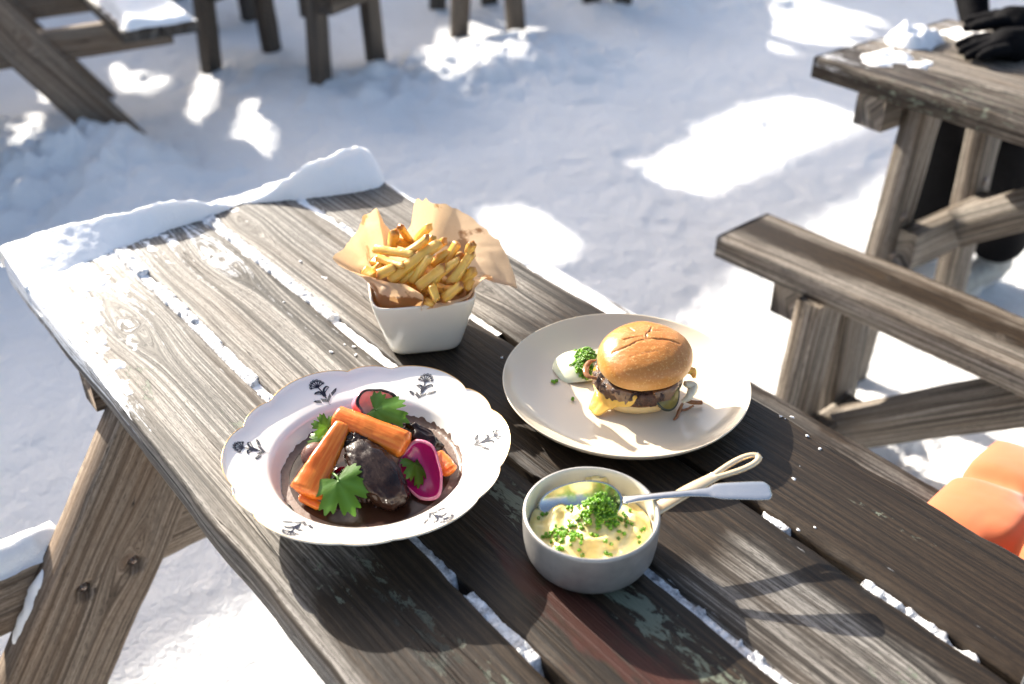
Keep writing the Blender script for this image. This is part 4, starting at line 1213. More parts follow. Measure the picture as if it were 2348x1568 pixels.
_t.set(Roughness=_t.ramp(_n, [(0.4, 0.22), (0.6, 0.55)])); _t.bump(_n, 0.0035, 0.9)
PATTY = _t.m
v, f = lathe([(0.0005, 0.0), (0.036, 0.0), (0.0425, 0.002), (0.0455, 0.007), (0.0460, 0.011), (0.0452, 0.0135), (0.044, 0.0155), (0.041, 0.0168), (0.038, 0.0175), (0.0005, 0.018)], 220)
v = np.array(v); d = 1 + (0.09 * fbm(v[:, 0] * 60, v[:, 1] * 60, v[:, 2] * 60, 3, 14) + 0.07 * fbm(v[:, 0] * 190, v[:, 1] * 190, v[:, 2] * 190, 3, 15))[:, None]; v = v * d
fix_normals(mesh('patty', v, f, PATTY, burger, Matrix.Translation((0.0, -0.002, 0.0160)) @ Matrix.Diagonal((1.02, 1.02, 1.12, 1))))
CHEESE = simple('melted_cheese', (0.74, 0.44, 0.09), 0.2, 0.12, 60, 0.0004, 0.5, (1, .6, .15), 0.006)
def skirt(name, a0, a1, top, low, mat, seed, spread=0.0, thick=0.0022, jag=0.004, centre=None):
    """melted layer hanging over the patty edge between two bearings; low(a) is its lower edge"""
    na, nz = 70, 16
    V = []
    for i in range(na):
        s = i / (na - 1)
        a = R(a0 + (a1 - a0) * s)
        lo_ = low(s) + jag * float(fbm(np.array(math.cos(a) * 5.0), np.array(math.sin(a) * 5.0), 0.0, 4, seed))
        lo_ = top - (top - lo_) * (min(1.0, s / 0.08, (1 - s) / 0.08)) ** 0.5
        for j in range(nz):
            q = j / (nz - 1)
            if q < 0.3:
                r = 0.034 + (0.0445 - 0.034) * q / 0.3; z = top
            else:
                w = (q - 0.3) / 0.7
                z = top - (top - max(lo_, 0.0022)) * w
                r = 0.0445 + 0.0032 * math.sin(min(w * 2.2, 1.57)) + spread * max(0, (0.012 - z) / 0.012) * (top - z) * 0.9
            k = 1 + 0.05 * float(fbm(np.array(math.cos(a) * 4), np.array(math.sin(a) * 4), z * 60, 3, seed + 4))
            V.append((r * k * math.cos(a), r * k * math.sin(a) - 0.002, z - 0.0012 * (1 if q < 0.3 else 0) + 0.0005 * float(vnoise(a * 5, z * 160, 0.0, seed))))
    o = mesh(name, V, grid_faces(na, nz), mat, burger)
    m_ = o.modifiers.new('s', 'SOLIDIFY'); m_.thickness = thick; m_.offset = 1
    m2 = o.modifiers.new('b', 'SUBSURF'); m2.levels = 1; m2.render_levels = 1
    return o
def blobpart(name, pts, rads, mat, parent, seed=0, flat=1.0, seg=14, n=22, up=(0, 0, 1), noise=0.12):
    c = spline(pts, n)
    r = np.interp(np.linspace(0, 1, n), np.linspace(0, 1, len(rads)), rads)
    v, f = tube(c, r, seg, flat, up)
    v = np.array(v)
    s = max(rads)
    v = v + noise * s * np.stack([fbm(v[:, 0] / s * .7, v[:, 1] / s * .7, v[:, 2] / s * .7, 3, seed + q) for q in range(3)], -1)
    return fix_normals(mesh(name, v, f, mat, parent))
def bl(px, py, dep):
    """burger-local point on the photo ray, at height dep above the plate"""
    p = at(px, py, PZ + dep)
    return (p.x - BX.x, p.y - BX.y, dep)
skirt('cheese_slice', 172, 262, 0.0335, lambda s: 0.0190 - 0.0175 * math.exp(-((s - 0.45) / 0.24) ** 2), CHEESE, 1, 0.50, 0.0014, 0.003)
skirt('cheese_slice', -32, 25, 0.0345, lambda s: 0.026, CHEESE, 7, 0.0)
ONIONF = simple('fried_onion', (0.26, 0.105, 0.035), 0.2, 0.25, 90, 0.0004, 0.35, (1, .5, .2), 0.004)
blobpart('fried_onion_ring', [bl(1368, 868, 0.040), bl(1348, 862, 0.041), bl(1343, 845, 0.042), bl(1352, 830, 0.044), bl(1368, 826, 0.045)], [0.0018, 0.0030, 0.0034, 0.0028, 0.0014], ONIONF, burger, 3, flat=0.6, noise=0.22)
SAUCE = simple('glossy_onion_gravy', (0.20, 0.118, 0.068), 0.16, 0.4, 80, 0.0006, 0.25, (1, .6, .4), 0.004)
skirt('melted_onions', 168, 255, 0.0365, lambda s: 0.0245 - 0.004 * math.sin(s * 9), SAUCE, 4, 0.0, 0.0030, 0.008)
skirt('melted_onions', 285, 372, 0.0365, lambda s: 0.0255 - 0.003 * math.sin(s * 11), SAUCE, 5, 0.0, 0.0030, 0.008)
PICK = simple('pickled_gherkin', (0.16, 0.125, 0.018), 0.15, 0.25, 70, 0.0004, 0.4, (1, .8, .2), 0.005)
PSKIN = simple('gherkin_skin', (0.022, 0.026, 0.008), 0.2, 0.3, 90)
pk = empty('gherkin_slice_frame'); bpy.data.objects.remove(pk, do_unlink=True)
pm = axes(bl(1528, 902, 0.0275), (0.92, 0.30, -0.12), (0.28, -0.70, 0.62))
v, f = lathe([(0.0005, 0.0016), (0.0150, 0.0016), (0.0156, 0.001), (0.0156, -0.001), (0.0150, -0.0016), (0.0005, -0.0016)], 60, lambda t, r, z: (r * (1 - 0.10 * np.cos(2 * t)), z + 0.0015 * np.sin(2 * t) * r / 0.016))
gk = fix_normals(mesh('gherkin_slice', v, f, PICK, burger, pm))
v, f = tube(np.stack([0.0157 * np.cos(th[::3]) * (1 - 0.10 * np.cos(2 * th[::3])), 0.0157 * np.sin(th[::3]) * (1 - 0.10 * np.cos(2 * th[::3])), 0.0015 * np.sin(2 * th[::3])], -1), 0.0017, 8, closed=True)
mesh('gherkin_skin', v, f, PSKIN, gk)
CABB = simple('pale_dressing', (0.72, 0.68, 0.52), 0.25, 0.15, 60, 0.0004, 0.4, (1, .9, .6), 0.005)
blobpart('dressing', [bl(1570, 880, 0.024), bl(1588, 885, 0.020), bl(1582, 905, 0.014), bl(1565, 920, 0.008)], [0.003, 0.0055, 0.0045, 0.002], CABB, burger, 6, noise=0.3)
blobpart('cheese_drip', [bl(1576, 850, 0.036), bl(1588, 852, 0.034), bl(1592, 866, 0.030)], [0.003, 0.0045, 0.002], CHEESE, burger, 7, noise=0.2)
# lid sits tilted slightly toward the viewer
lid.matrix_local = Matrix.Translation((0.0060, -0.0005, 0.0390)) @ Matrix.Rotation(R(6), 4, 'X') @ Matrix.Rotation(R(-3), 4, 'Y')
# stray fried onion on the plate
def stray(label, pts, rads, seed):
    c = [at(a, b, PZ + h) for a, b, h in pts]
    o = blobpart('fried_onion_strip', [tuple(q) for q in c], rads, ONIONF, None, seed, noise=0.12)
    return tag(o, label, 'fried onion', 'onion strips on the burger plate')
stray('straight fried onion strip lying right of the burger', [(1570, 918, 0.006), (1588, 922, 0.006), (1610, 923, 0.005)], [0.0016, 0.0026, 0.0024], 20)
stray('curled fried onion strip tucked under the burger at right', [(1565, 925, 0.003), (1558, 940, 0.003), (1552, 955, 0.002), (1545, 962, 0.002)], [0.0015, 0.002, 0.0018, 0.001], 21)
stray('thin fried onion shred in front of the longer strip', [(1590, 930, 0.002), (1575, 938, 0.002), (1560, 942, 0.002)], [0.001, 0.0014, 0.001], 22)

# ---- mayonnaise with chives
MAYO = simple('herb_mayonnaise', (0.80, 0.80, 0.56), 0.16, 0.05, 30, 0, 0.4, (1, 1, .6), 0.005)
MC = at(1326, 845, PZ)
na, nr_ = 80, 24
A, Q = np.meshgrid(np.linspace(0, 2 * np.pi, na, endpoint=False), np.linspace(0.01, 1, nr_), indexing='ij')
def mayo_h(x, y):
    d = np.sqrt((x / 0.0300) ** 2 + (y / 0.0320) ** 2)
    return 0.0145 * np.clip(1 - d ** 2.2, 0, 1) ** 0.62 + 0.0012 * np.sin(10 * d + 2 * np.arctan2(y, x)) * np.clip(1 - d, 0, 1)
xx = 0.0300 * Q * np.cos(A) * (1 + 0.05 * np.sin(3 * A)); yy = 0.0320 * Q * np.sin(A) * (1 + 0.05 * np.sin(2 * A + 1))
o = mesh('mayonnaise', np.stack([xx, yy, mayo_h(xx, yy)], -1).reshape(-1, 3), grid_faces(na, nr_, True) + [tuple(i * nr_ for i in range(na))], MAYO)
o.location = MC
tag(fix_normals(o), 'dollop of pale mayonnaise on the burger plate', 'mayonnaise')
CHIVE = simple('chopped_chives', (0.125, 0.275, 0.008), 0.35, 0.6, 160, 0, 0.3, (.6, 1, .2), 0.003)
def chive(rg, r=0.0016, L=0.0028):
    n = 7
    v, f = [], []
    for z in (0, 1):
        for rr in (r, r * 0.62):
            for k in range(n):
                a = 2 * math.pi * k / n
                v.append((rr * math.cos(a), rr * math.sin(a), (z - 0.5) * L))
    for k in range(n):
        q = (k + 1) % n
        f += [(k, q, 2 * n + q, 2 * n + k), (n + q, n + k, 3 * n + k, 3 * n + q), (k, n + k, n + q, q), (2 * n + q, 3 * n + q, 3 * n + k, 2 * n + k)]
    m = Matrix.Rotation(rg.uniform(0, 6.3), 3, 'Z') @ Matrix.Rotation(rg.uniform(0, 1.5), 3, 'X')
    return [tuple(m @ Vector(q)) for q in v], f
def chive_heap(label, pts, seed):
    rg = random.Random(seed); mb = MB()
    for p in pts:
        v, f = chive(rg, rg.uniform(0.0013, 0.0019), rg.uniform(0.0018, 0.0036))
        mb.add([(a + p[0], b + p[1], c + p[2]) for a, b, c in v], f)
    return tag(mb.build('chopped_chives', CHIVE), label, 'chives', None, 'stuff')
rg = random.Random(3)
pts = []
for k in range(400):
    u = rg.uniform(-1, 1)
    w = rg.gauss(0, 0.34)
    x = 0.0080 + 0.0150 * w + 0.007 * u; y = 0.000 + 0.027 * u - 0.006 * w
    pts.append((MC.x + x, MC.y + y, MC.z + max(0.001, float(mayo_h(np.array(x), np.array(y)))) + rg.uniform(0.0, 0.0055) * math.exp(-w * w * 3)))
chive_heap('heap of chopped chives on the mayonnaise', pts, 5)
rg = random.Random(8)
for k, (px, py, lab) in enumerate([(1253, 795, 'chive bits nearest the back rim of the burger plate'), (1210, 849, 'single chive ring near the left rim of the burger plate'), (1270, 877, 'chive ring on the plate just below the mayonnaise'), (1313, 916, 'chive ring left of the melted cheese corner')]):
    mb = MB(); p = at(px, py, PZ + 0.0006 + (0.004 if py < 800 else 0.0008))
    for j in range(3 if k in (0, 2) else 1):
        v, f = chive(rg, 0.0019, 0.0032); mb.add([(a + p.x + j * 0.0014 * (-1) ** j, b + p.y + j * 0.0012, c + p.z + 0.001) for a, b, c in v], f)
    tag(mb.build('chive_ring', CHIVE), lab, 'chive', 'stray chives on the burger plate')

# ================================================================== FRIES BOWL
BC = Vector((-0.1072, 1.009, TOP + 0.001))
BROT = R(10.5)
def squircle(half, th, p):
    c, s = np.cos(th), np.sin(th)
    return half / (np.abs(c) ** p + np.abs(s) ** p) ** (1 / p)
prof = [(0.0005, 0.004), (0.030, 0.004), (0.0375, 0.0065), (0.0405, 0.013), (0.0470, 0.036), (0.0525, 0.057), (0.0565, 0.0725), (0.0575, 0.0748), (0.0588, 0.0755), (0.0600, 0.0748), (0.0602, 0.0730), (0.0585, 0.062), (0.0525, 0.038), (0.0455, 0.011), (0.0430, 0.0035), (0.0405, 0.0), (0.0005, 0.0)]
def sq(t, r, z):
    p = np.interp(z, [0, 0.075], [5.0, 6.5])
    return squircle(r, t, p), z
v, f = lathe(prof, 200, sq)
fb = mesh('square_bowl', v, f, BOWLWHITE)
fix_normals(fb); fb.location = BC; fb.rotation_euler = (0, 0, BROT)
tag(fb, 'small square ivory bowl filled with fries', 'bowl', 'crockery on the near table')

# ---- brown paper pushed into the bowl
_t = NT('brown_paper')
_n = _t.noise(_t.obj(), 300, 4, 0.65); _n2 = _t.noise(_t.obj(), 28, 5, 0.6)
_pc = _t.mix(_n, (0.68, 0.47, 0.285), (0.80, 0.60, 0.40))
_gr = _t.ramp(_t.math('ADD', _n2, _t.math('MULTIPLY', _t.attr('grease'), 0.35)), [(0.60, 0.0), (0.66, 1.0)])
_pc2 = _t.mix(_gr, _pc, (0.22, 0.085, 0.025))
_t.base(_pc2); _t.set(Roughness=_t.mix(_gr, (0.6,) * 3, (0.35,) * 3))
_tr = _t.n('ShaderNodeBsdfTranslucent'); _t.l(_t.mix(0.5, _pc2, (0.85, 0.55, 0.26)), _tr.inputs[0])
_ms = _t.n('ShaderNodeMixShader'); _ms.inputs[0].default_value = 0.48
_t.l(_t.b.outputs[0], _ms.inputs[1]); _t.l(_tr.outputs[0], _ms.inputs[2]); _t.l(_ms.outputs[0], _t.out.inputs[0])
PAPER = _t.m
RIM = [(965, 712, .812), (970, 678, .835), (929, 653, .843), (888, 646, .841), (836, 630, .840), (795, 618, .842), (773, 597, .846), (790, 562, .856), (816, 533, .866), (834, 491, .876), (863, 476, .880), (880, 510, .868), (900, 535, .860), (925, 535, .860), (942, 515, .866),
       (953, 459, .888), (1000, 466, .850), (1045, 478, .834), (1090, 502, .826), (1130, 540, .818), (1160, 573, .810), (1184, 661, .792), (1152, 645, .798), (1122, 635, .812), (1104, 644, .836), (1078, 680, .824), (1030, 698, .816), (985, 708, .812)]
def paper():
    rim = [np.array(at(a, b, z)) for a, b, z in RIM]
    rim.append(rim[0])
    # linear chain: creases stay sharp
    ns = 168
    seglen = [np.linalg.norm(b - a) for a, b in zip(rim[:-1], rim[1:])]
    cum = np.concatenate([[0], np.cumsum(seglen)]); cum /= cum[-1]
    par = np.linspace(0, 1, len(rim))
    s = np.linspace(0, 1, ns, endpoint=False)
    lin = np.stack([np.interp(s, par, [r[k] for r in rim]) for k in range(3)], -1)
    cat = np.array([spline(rim, ns + 1)[i] for i in range(ns)])
    top = 0.45 * lin + 0.55 * cat
    nv = 26
    V, Gr = [], []
    ca, sa = math.cos(BROT), math.sin(BROT)
    cc = np.array([BC.x, BC.y])
    for i in range(ns):
        d = top[i][:2] - cc
        loc = np.array([d[0] * ca + d[1] * sa, -d[0] * sa + d[1] * ca])
        th = math.atan2(loc[1], loc[0])
        for j in range(nv):
            q = j / (nv - 1)
            # 0..0.35 inside the bowl, then up from the rim to the paper edge
            if q < 0.4:
                w = q / 0.4
                zz = 0.010 + (0.0735 - 0.010) * w
                half = np.interp(zz, [0.0065, 0.013, 0.036, 0.057, 0.0735], [0.0365, 0.0395, 0.046, 0.0515, 0.0560]) - 0.0016
                r = squircle(half, np.array(th), 6.0)
                p2 = np.array([r * math.cos(th), r * math.sin(th)])
                pt = np.array([cc[0] + p2[0] * ca - p2[1] * sa, cc[1] + p2[0] * sa + p2[1] * ca, BC.z + zz])
            else:
                w = (q - 0.4) / 0.6
                zz = 0.0735
                r = squircle(0.0543, np.array(th), 6.0)
                p2 = np.array([r * math.cos(th), r * math.sin(th)])
                b = np.array([cc[0] + p2[0] * ca - p2[1] * sa, cc[1] + p2[0] * sa + p2[1] * ca, BC.z + zz])
                e = top[i]
                mid = b * 0.5 + e * 0.5 + np.array([0, 0, 0.006])
                pt = b * (1 - w) ** 2 + 2 * mid * w * (1 - w) + e * w * w
            V.append(pt)
            Gr.append(math.exp(-((q - 0.45) / 0.16) ** 2) * (1.0 if d[1] < 0 else 0.35))
    V = np.array(V)
    nrm = V - np.array([BC.x, BC.y, BC.z + 0.05]); nrm = nrm / np.linalg.norm(nrm, axis=1)[:, None]
    am = np.tile(np.linspace(0, 1, nv), ns)
    tri = np.abs(fbm(V[:, 0] * 26, V[:, 1] * 26, V[:, 2] * 26, 2, 33))
    tri2 = np.abs(fbm(V[:, 0] * 70 + 3, V[:, 1] * 70, V[:, 2] * 70, 1, 35))
    V = V + nrm * (((tri - 0.25) * 0.010 + (tri2 - 0.25) * 0.005) * sstep(0.40, 0.75, am))[:, None]
    return V, grid_faces(ns, nv, True), Gr
V, F, Gr = paper()
pp = mesh('paper_liner', V, F, PAPER, None, None, True, {'grease': Gr})
tag(pp, 'crumpled brown greaseproof paper lining the fries bowl', 'paper')

# ---- fries
_t = NT('golden_fry')
rnd = _t.n('ShaderNodeObjectInfo').outputs['Random']
_n = _t.noise(_t.obj(), 150, 5, 0.65)
_n2 = _t.noise(_t.obj(), 45, 3, 0.6)
_cf = _t.mix(_t.ramp(_n2, [(0.35, 0.0), (0.65, 1.0)]), (0.88, 0.52, 0.075), (0.92, 0.66, 0.19))
_cf = _t.mix(_t.math('MULTIPLY', rnd, 0.35), _cf, (0.62, 0.27, 0.025))
_cf = _t.mix(_t.math('MULTIPLY', _t.attr('tip'), 0.75), _cf, (0.36, 0.115, 0.014))
_cf = _t.mix(_t.ramp(_n, [(0.60, 0.0), (0.75, 0.5)]), _cf, (0.46, 0.17, 0.02))
_t.base(_cf); _t.set(Roughness=0.34, Subsurface_Weight=0.45, Subsurface_Radius=(1, .55, .12), Subsurface_Scale=0.005)
_t.bump(_n, 0.0011, 0.8)
FRY = _t.m
SECT = [(1, -.80), (1, 0), (1, .80), (.80, 1), (0, 1), (-.80, 1), (-1, .80), (-1, 0), (-1, -.80), (-.80, -1), (0, -1), (.80, -1)]
def fry_mesh(L, w, bend, taper, seed, brown):
    n, m = 20, 12
    v, tp = [], []
    ph = seed * 1.7
    for i in range(n):
        s = i / (n - 1)
        e = min(1.0, 0.62 + 0.38 * min(s, 1 - s) * L / (w * 0.16))
        ww = w / 2 * (1 - taper * s) * e
        tw = 0.5 * math.sin(ph) * (s - 0.5)
        sl = 0.25 * w * math.sin(ph * 1.3) * (1 if s in (0.0, 1.0) else 0)
        for (c, q) in SECT:
            nz = 1 + 0.09 * float(vnoise(s * L * 80, c * 0.9, q * 0.9, seed))
            y_, z_ = c * ww * nz, q * ww * 0.88 * nz
            y_, z_ = y_ * math.cos(tw) - z_ * math.sin(tw), y_ * math.sin(tw) + z_ * math.cos(tw)
            v.append(((s - 0.5) * L + sl * c, y_, z_ + bend * L * (1 - (2 * s - 1) ** 2)))
            tp.append(brown * max(0, 1 - min(s, 1 - s) * L / 0.005) + 0.3 * brown * (abs(c) + abs(q) > 1.5))
    f = grid_faces(n, m, False, True) + [tuple(range(m))[::-1], tuple((n - 1) * m + k for k in range(m))]
    return v, f, tp
def fry(label, p0, p1, w=0.0098, bend=0.02, taper=0.1, seed=0, brown=0.6):
    p0, p1 = Vector(p0), Vector(p1)
    v, f, tp = fry_mesh((p1 - p0).length, w, bend, taper, seed, brown)
    rg = random.Random(seed)
    up = Vector((rg.uniform(-0.5, 0.5), rg.uniform(-1.0, -0.1), 1))
    o = mesh('french_fry', v, f, FRY, None, axes((p0 + p1) / 2, p1 - p0, up), True, {'tip': tp})
    fix_normals(o)
    return tag(o, label, 'french fry', 'fries in the bowl')
def f3(x, y, z): return at(749 + x * 0.2572, 432 + y * 0.2572, z)      # fries close-up pixels
FR = [  # from, to (close-up px, height), label
    ((560, 830, .838), (1020, 480, .872), 'longest fry lying diagonally across the top of the heap'),
    ((680, 590, .858), (905, 430, .882), 'pale fry just behind the longest one'),
    ((840, 560, .850), (955, 440, .876), 'short fry wedged behind the pale diagonal fry'),
    ((770, 510, .842), (650, 330, .880), 'curved orange fry standing up at the back of the heap'),
    ((800, 510, .846), (925, 335, .884), 'straight fry standing beside the curved one at the back'),
    ((565, 560, .836), (605, 385, .874), 'upright fry near the left paper flap'),
    ((740, 510, .845), (630, 470, .858), 'short brown fry lying behind the upright left one'),
    ((420, 540, .858), (790, 600, .862), 'fry lying level toward the left flap, brown at the tip'),
    ((440, 610, .856), (690, 690, .856), 'broad yellow fry lying level below the brown tipped one'),
    ((445, 780, .846), (620, 700, .852), 'thick pale fry end at the lower left of the heap'),
    ((335, 730, .838), (430, 790, .836), 'brown fry corner against the front left paper'),
    ((400, 650, .842), (560, 690, .846), 'dark fry lying under the level ones at left'),
    ((420, 720, .836), (470, 690, .848), 'stubby fry end hidden at the left of the heap'),
    ((650, 840, .834), (820, 710, .850), 'brown blistered fry under the longest one'),
    ((760, 850, .834), (925, 595, .864), 'slim fry standing up in the middle of the heap'),
    ((800, 890, .834), (1055, 695, .856), 'thick pale fry pointing to the right at the front'),
    ((930, 680, .846), (1100, 560, .862), 'twisted yellow fry behind the slim standing one'),
    ((1010, 720, .840), (1170, 480, .872), 'brown edged fry leaning on the right paper flap'),
    ((940, 850, .838), (1185, 630, .858), 'dark curved fry with a burnt tip at the right'),
    ((1100, 850, .838), (1290, 570, .866), 'long pale fry curving up along the right paper'),
    ((1190, 850, .828), (1320, 720, .850), 'brown fry deep at the right of the heap'),
    ((1030, 1000, .824), (1210, 850, .842), 'broad yellow fry at the lower right front'),
    ((935, 870, .840), (985, 1000, .830), 'fry pointing straight at the viewer in the front notch'),
    ((870, 1000, .826), (960, 1040, .820), 'short fry end lying in the front notch of the paper'),
    ((1240, 900, .826), (1290, 800, .838), 'dark fry end at the far right of the heap'),
    ((1280, 620, .856), (1300, 490, .880), 'thin fry tucked against the back right paper'),
    ((900, 560, .848), (1060, 460, .868), 'pale fry end beside the tip of the longest fry'),
    ((1050, 900, .826), (1180, 900, .832), 'brown fry half hidden below the curved fries'),
    ((900, 660, .842), (1060, 620, .852), 'yellow fry buried behind the slim standing one'),
    ((1060, 640, .838), (1200, 600, .858), 'fry buried at the back right of the heap'),
]
for k, (a, b, lab) in enumerate(FR):
    fry(lab, f3(*a), f3(*b), w=(0.0112, 0.0088, 0.0097, 0.0080, 0.0103)[k % 5], bend=(0.03, -0.03, 0.055, -0.01, 0.07, -0.05, 0.02)[k % 7] * (1 if k not in (3, 19) else 1.6), taper=(0.05, 0.2, 0.12)[k % 3], seed=k, brown=(0.5, 1.0, 0.7, 1.3, 0.3, 0.9)[k % 6])
rg = random.Random(77)
for k in range(24):                                   # the buried ones
    a = rg.uniform(0, 6.28); r = rg.uniform(0, 0.03)
    c = Vector((BC.x + r * math.cos(a), BC.y + r * math.sin(a), rg.uniform(0.795, 0.832)))
    h = rg.uniform(0, 6.28); L = rg.uniform(0.035, 0.055)
    d = Vector((math.cos(h), math.sin(h), rg.uniform(-0.35, 0.35))).normalized() * L / 2
    fry('golden fry buried among others deep in the paper, only a corner showing', c - d, c + d, 0.0098, rg.uniform(-0.03, 0.04), 0.1, 100 + k, rg.uniform(0.2, 1))

# ================================================================== SAUCEPAN WITH MASH
PC = at(1356, 1173, TOP + 0.0505); PC = Vector((PC.x, PC.y, TOP + 0.001))
_t = NT('cast_aluminium')
_n = _t.noise(_t.obj(), 30, 6, 0.65); _n2 = _t.noise(_t.obj(), 380, 2)
_t.base(_t.mix(_t.ramp(_n, [(0.3, 0.0), (0.7, 1.0)]), (0.30, 0.285, 0.265), (0.48, 0.455, 0.425)))
_t.set(Metallic=0.6, Roughness=0.46); _t.bump(_t.math('ADD', _n, _t.math('MULTIPLY', _n2, 0.3)), 0.0006, 0.5)
PANMETAL = _t.m
PANIN = simple('cream_pan_lining', (0.72, 0.68, 0.56), 0.3, 0.08, 40, 0, 0.0)
pan = empty('small_saucepan', PC)
tag(pan, 'small grey metal saucepan of mash with a looped brass handle', 'saucepan', 'crockery on the near table')
PR = 0.0585
v, f = lathe([(0.0005, 0.0), (0.042, 0.0), (0.049, 0.0016), (0.0545, 0.006), (0.0578, 0.013), (0.0594, 0.024), (0.0600, 0.036), (0.0601, 0.0475), (0.0598, 0.0498), (0.0588, 0.0508), (0.0574, 0.0506)], 128)
fix_normals(mesh('pan_body', v, f, PANMETAL, pan))
v, f = lathe([(0.0576, 0.05065), (0.0566, 0.0495), (0.0564, 0.045), (0.0560, 0.026), (0.0530, 0.012), (0.046, 0.006), (0.0005, 0.005)], 128)
mesh('pan_lining', v, f, PANIN, pan)
_t = NT('polished_brass')
_n = _t.noise(_t.obj(), 90, 4)
_t.base(_t.mix(_n, (0.80, 0.60, 0.36), (0.86, 0.70, 0.48))); _t.set(Metallic=0.75, Roughness=0.38)
BRASS = _t.m
def pl(px, py, z):
    p = at(px, py, z); return np.array((p.x - PC.x, p.y - PC.y, p.z - PC.z))
root_, neck, e1 = pl(1508, 1166, TOP + 0.041), pl(1640, 1092, TOP + 0.050), pl(1738, 1046, TOP + 0.056)
hd = (e1 - neck) / np.linalg.norm(e1 - neck)
side = np.cross(hd, (0, 0, 1)); side /= np.linalg.norm(side)
c = spline([root_ - (neck - root_) * 0.06, root_, (root_ + neck) / 2 + np.array((0, 0, 0.0012)), neck], 24)
v, f = tube(c, np.interp(np.linspace(0, 1, 24), [0, 0.3, 0.75, 1], [0.0058, 0.0072, 0.0066, 0.0056]), 14, 0.40)
mb = MB().add(v, f)
Ll = np.linalg.norm(e1 - neck)
loop = []
for k in range(44):
    a = 2 * math.pi * k / 44
    s = 0.5 - 0.5 * math.cos(a)                          # 0 at the neck, 1 at the tip
    wdt = 0.0078 * math.sin(a) * (0.35 + 0.75 * s)
    loop.append(neck - hd * 0.004 + hd * (Ll + 0.004) * s + side * wdt)
v, f = tube(loop, 0.0031, 10, 0.75, closed=True)
mb.add(v, f)
hnd = mb.build('handle', BRASS, pan)
RIV = simple('handle_socket', (0.05, 0.035, 0.028), 0.4, 0.2, 90, Metallic=0.6)
outw = Vector((root_[0], root_[1], 0)).normalized()
v, f = tube([Vector(root_) - outw * 0.006 + Vector((0, 0, -0.028)), Vector(root_) - outw * 0.0015 + Vector((0, 0, -0.012)), Vector(root_) + outw * 0.003 + Vector((0, 0, 0.0015))], [0.003, 0.0048, 0.0055], 12, 0.7)
mesh('handle_socket', v, f, RIV, pan)
v, f = lathe([(0.0005, 0.0016), (0.003, 0.0012), (0.0042, 0.0)], 16)
for dz in (0.0, 0.010):
    mesh('rivet', v, f, PANMETAL, pan, axes(Vector((outw.x * 0.0558, outw.y * 0.0558, 0.036 - dz * 1.2)) + Vector((-outw.y, outw.x, 0)) * (dz - 0.005), Vector((0, 0, 1)), -outw))

_t = NT('buttery_mash')
_n = _t.noise(_t.obj(), 60, 5, 0.6)
_t.base(_t.mix(_t.ramp(_n, [(0.35, 0.0), (0.7, 1.0)]), (0.80, 0.60, 0.21), (0.87, 0.75, 0.40)))
_t.set(Roughness=0.32, Subsurface_Weight=0.4, Subsurface_Radius=(1, .85, .4), Subsurface_Scale=0.006)
_t.bump(_n, 0.0012, 0.6)
MASH = _t.m
def mash_h(x, y):
    r = np.hypot(x, y)
    a = np.arctan2(y, x)
    z = 0.037 - 0.009 * sstep(0.035, 0.055, r)
    z = z + 0.017 * np.exp(-((x - 0.004) / 0.016) ** 2 - ((y - 0.004) / 0.015) ** 2)         # peak under the chives
    z = z + 0.0022 * np.sin(r * 320 + a * 1.0 + 0.6) * sstep(0.012, 0.03, r) * sstep(0.056, 0.045, r)
    z = z + 0.005 * np.exp(-((x + 0.01) / 0.02) ** 2 - ((y + 0.032) / 0.012) ** 2)
    z = z - 0.010 * np.exp(-((x + 0.012) / 0.018) ** 2 - ((y - 0.034) / 0.012) ** 2)          # hollow by the spoon
    return z + 0.0042 * fbm(x * 60, y * 60, 0, 4, 18)
na, nr_ = 120, 46
A, Q = np.meshgrid(np.linspace(0, 2 * np.pi, na, endpoint=False), np.linspace(0.005, 1, nr_), indexing='ij')
xx = 0.0545 * Q * np.cos(A); yy = 0.0545 * Q * np.sin(A)
o = mesh('mashed_potato', np.stack([xx, yy, mash_h(xx, yy)], -1).reshape(-1, 3), grid_faces(na, nr_, True) + [tuple(i * nr_ for i in range(na))], MASH)
o.location = PC
tag(fix_normals(o), 'creamy yellow mash with a swirled top in the saucepan', 'mash')
sm_ = lump('mash_smear', 'smear of mash stuck to the back wall of the saucepan', 'mash', at(1345, 1100, TOP + 0.038), at(1392, 1102, TOP + 0.040), 0.004, 0.009, MASH, 4, (0, -0.9, 0.3), 0.5, 2.5)
rg = random.Random(31)
pts = []
for k in range(300):
    u, w = rg.gauss(0, 1), rg.gauss(0, 1)
    x, y = 0.0085 + 0.0088 * u, 0.003 + 0.0085 * w
    h_ = float(mash_h(np.array(x), np.array(y)))
    pts.append((PC.x + x, PC.y + y, PC.z + h_ + 0.001 + rg.uniform(0, 0.014) * math.exp(-(u * u + w * w) * 0.45)))
for k in range(65):
    u, w = rg.gauss(0, 1), rg.gauss(0, 1)
    x, y = -0.026 + 0.008 * u, -0.020 + 0.009 * w
    if math.hypot(x, y) < 0.051: pts.append((PC.x + x, PC.y + y, PC.z + float(mash_h(np.array(x), np.array(y))) + 0.0012))
for k in range(32):
    a, r = rg.uniform(0, 6.28), 0.05 * math.sqrt(rg.random())
    x, y = r * math.cos(a), r * math.sin(a) - 0.006
    if math.hypot(x, y) < 0.051: pts.append((PC.x + x, PC.y + y, PC.z + float(mash_h(np.array(x), np.array(y))) + 0.001))
chive_heap('heap of chopped chives on the mash', pts, 6)

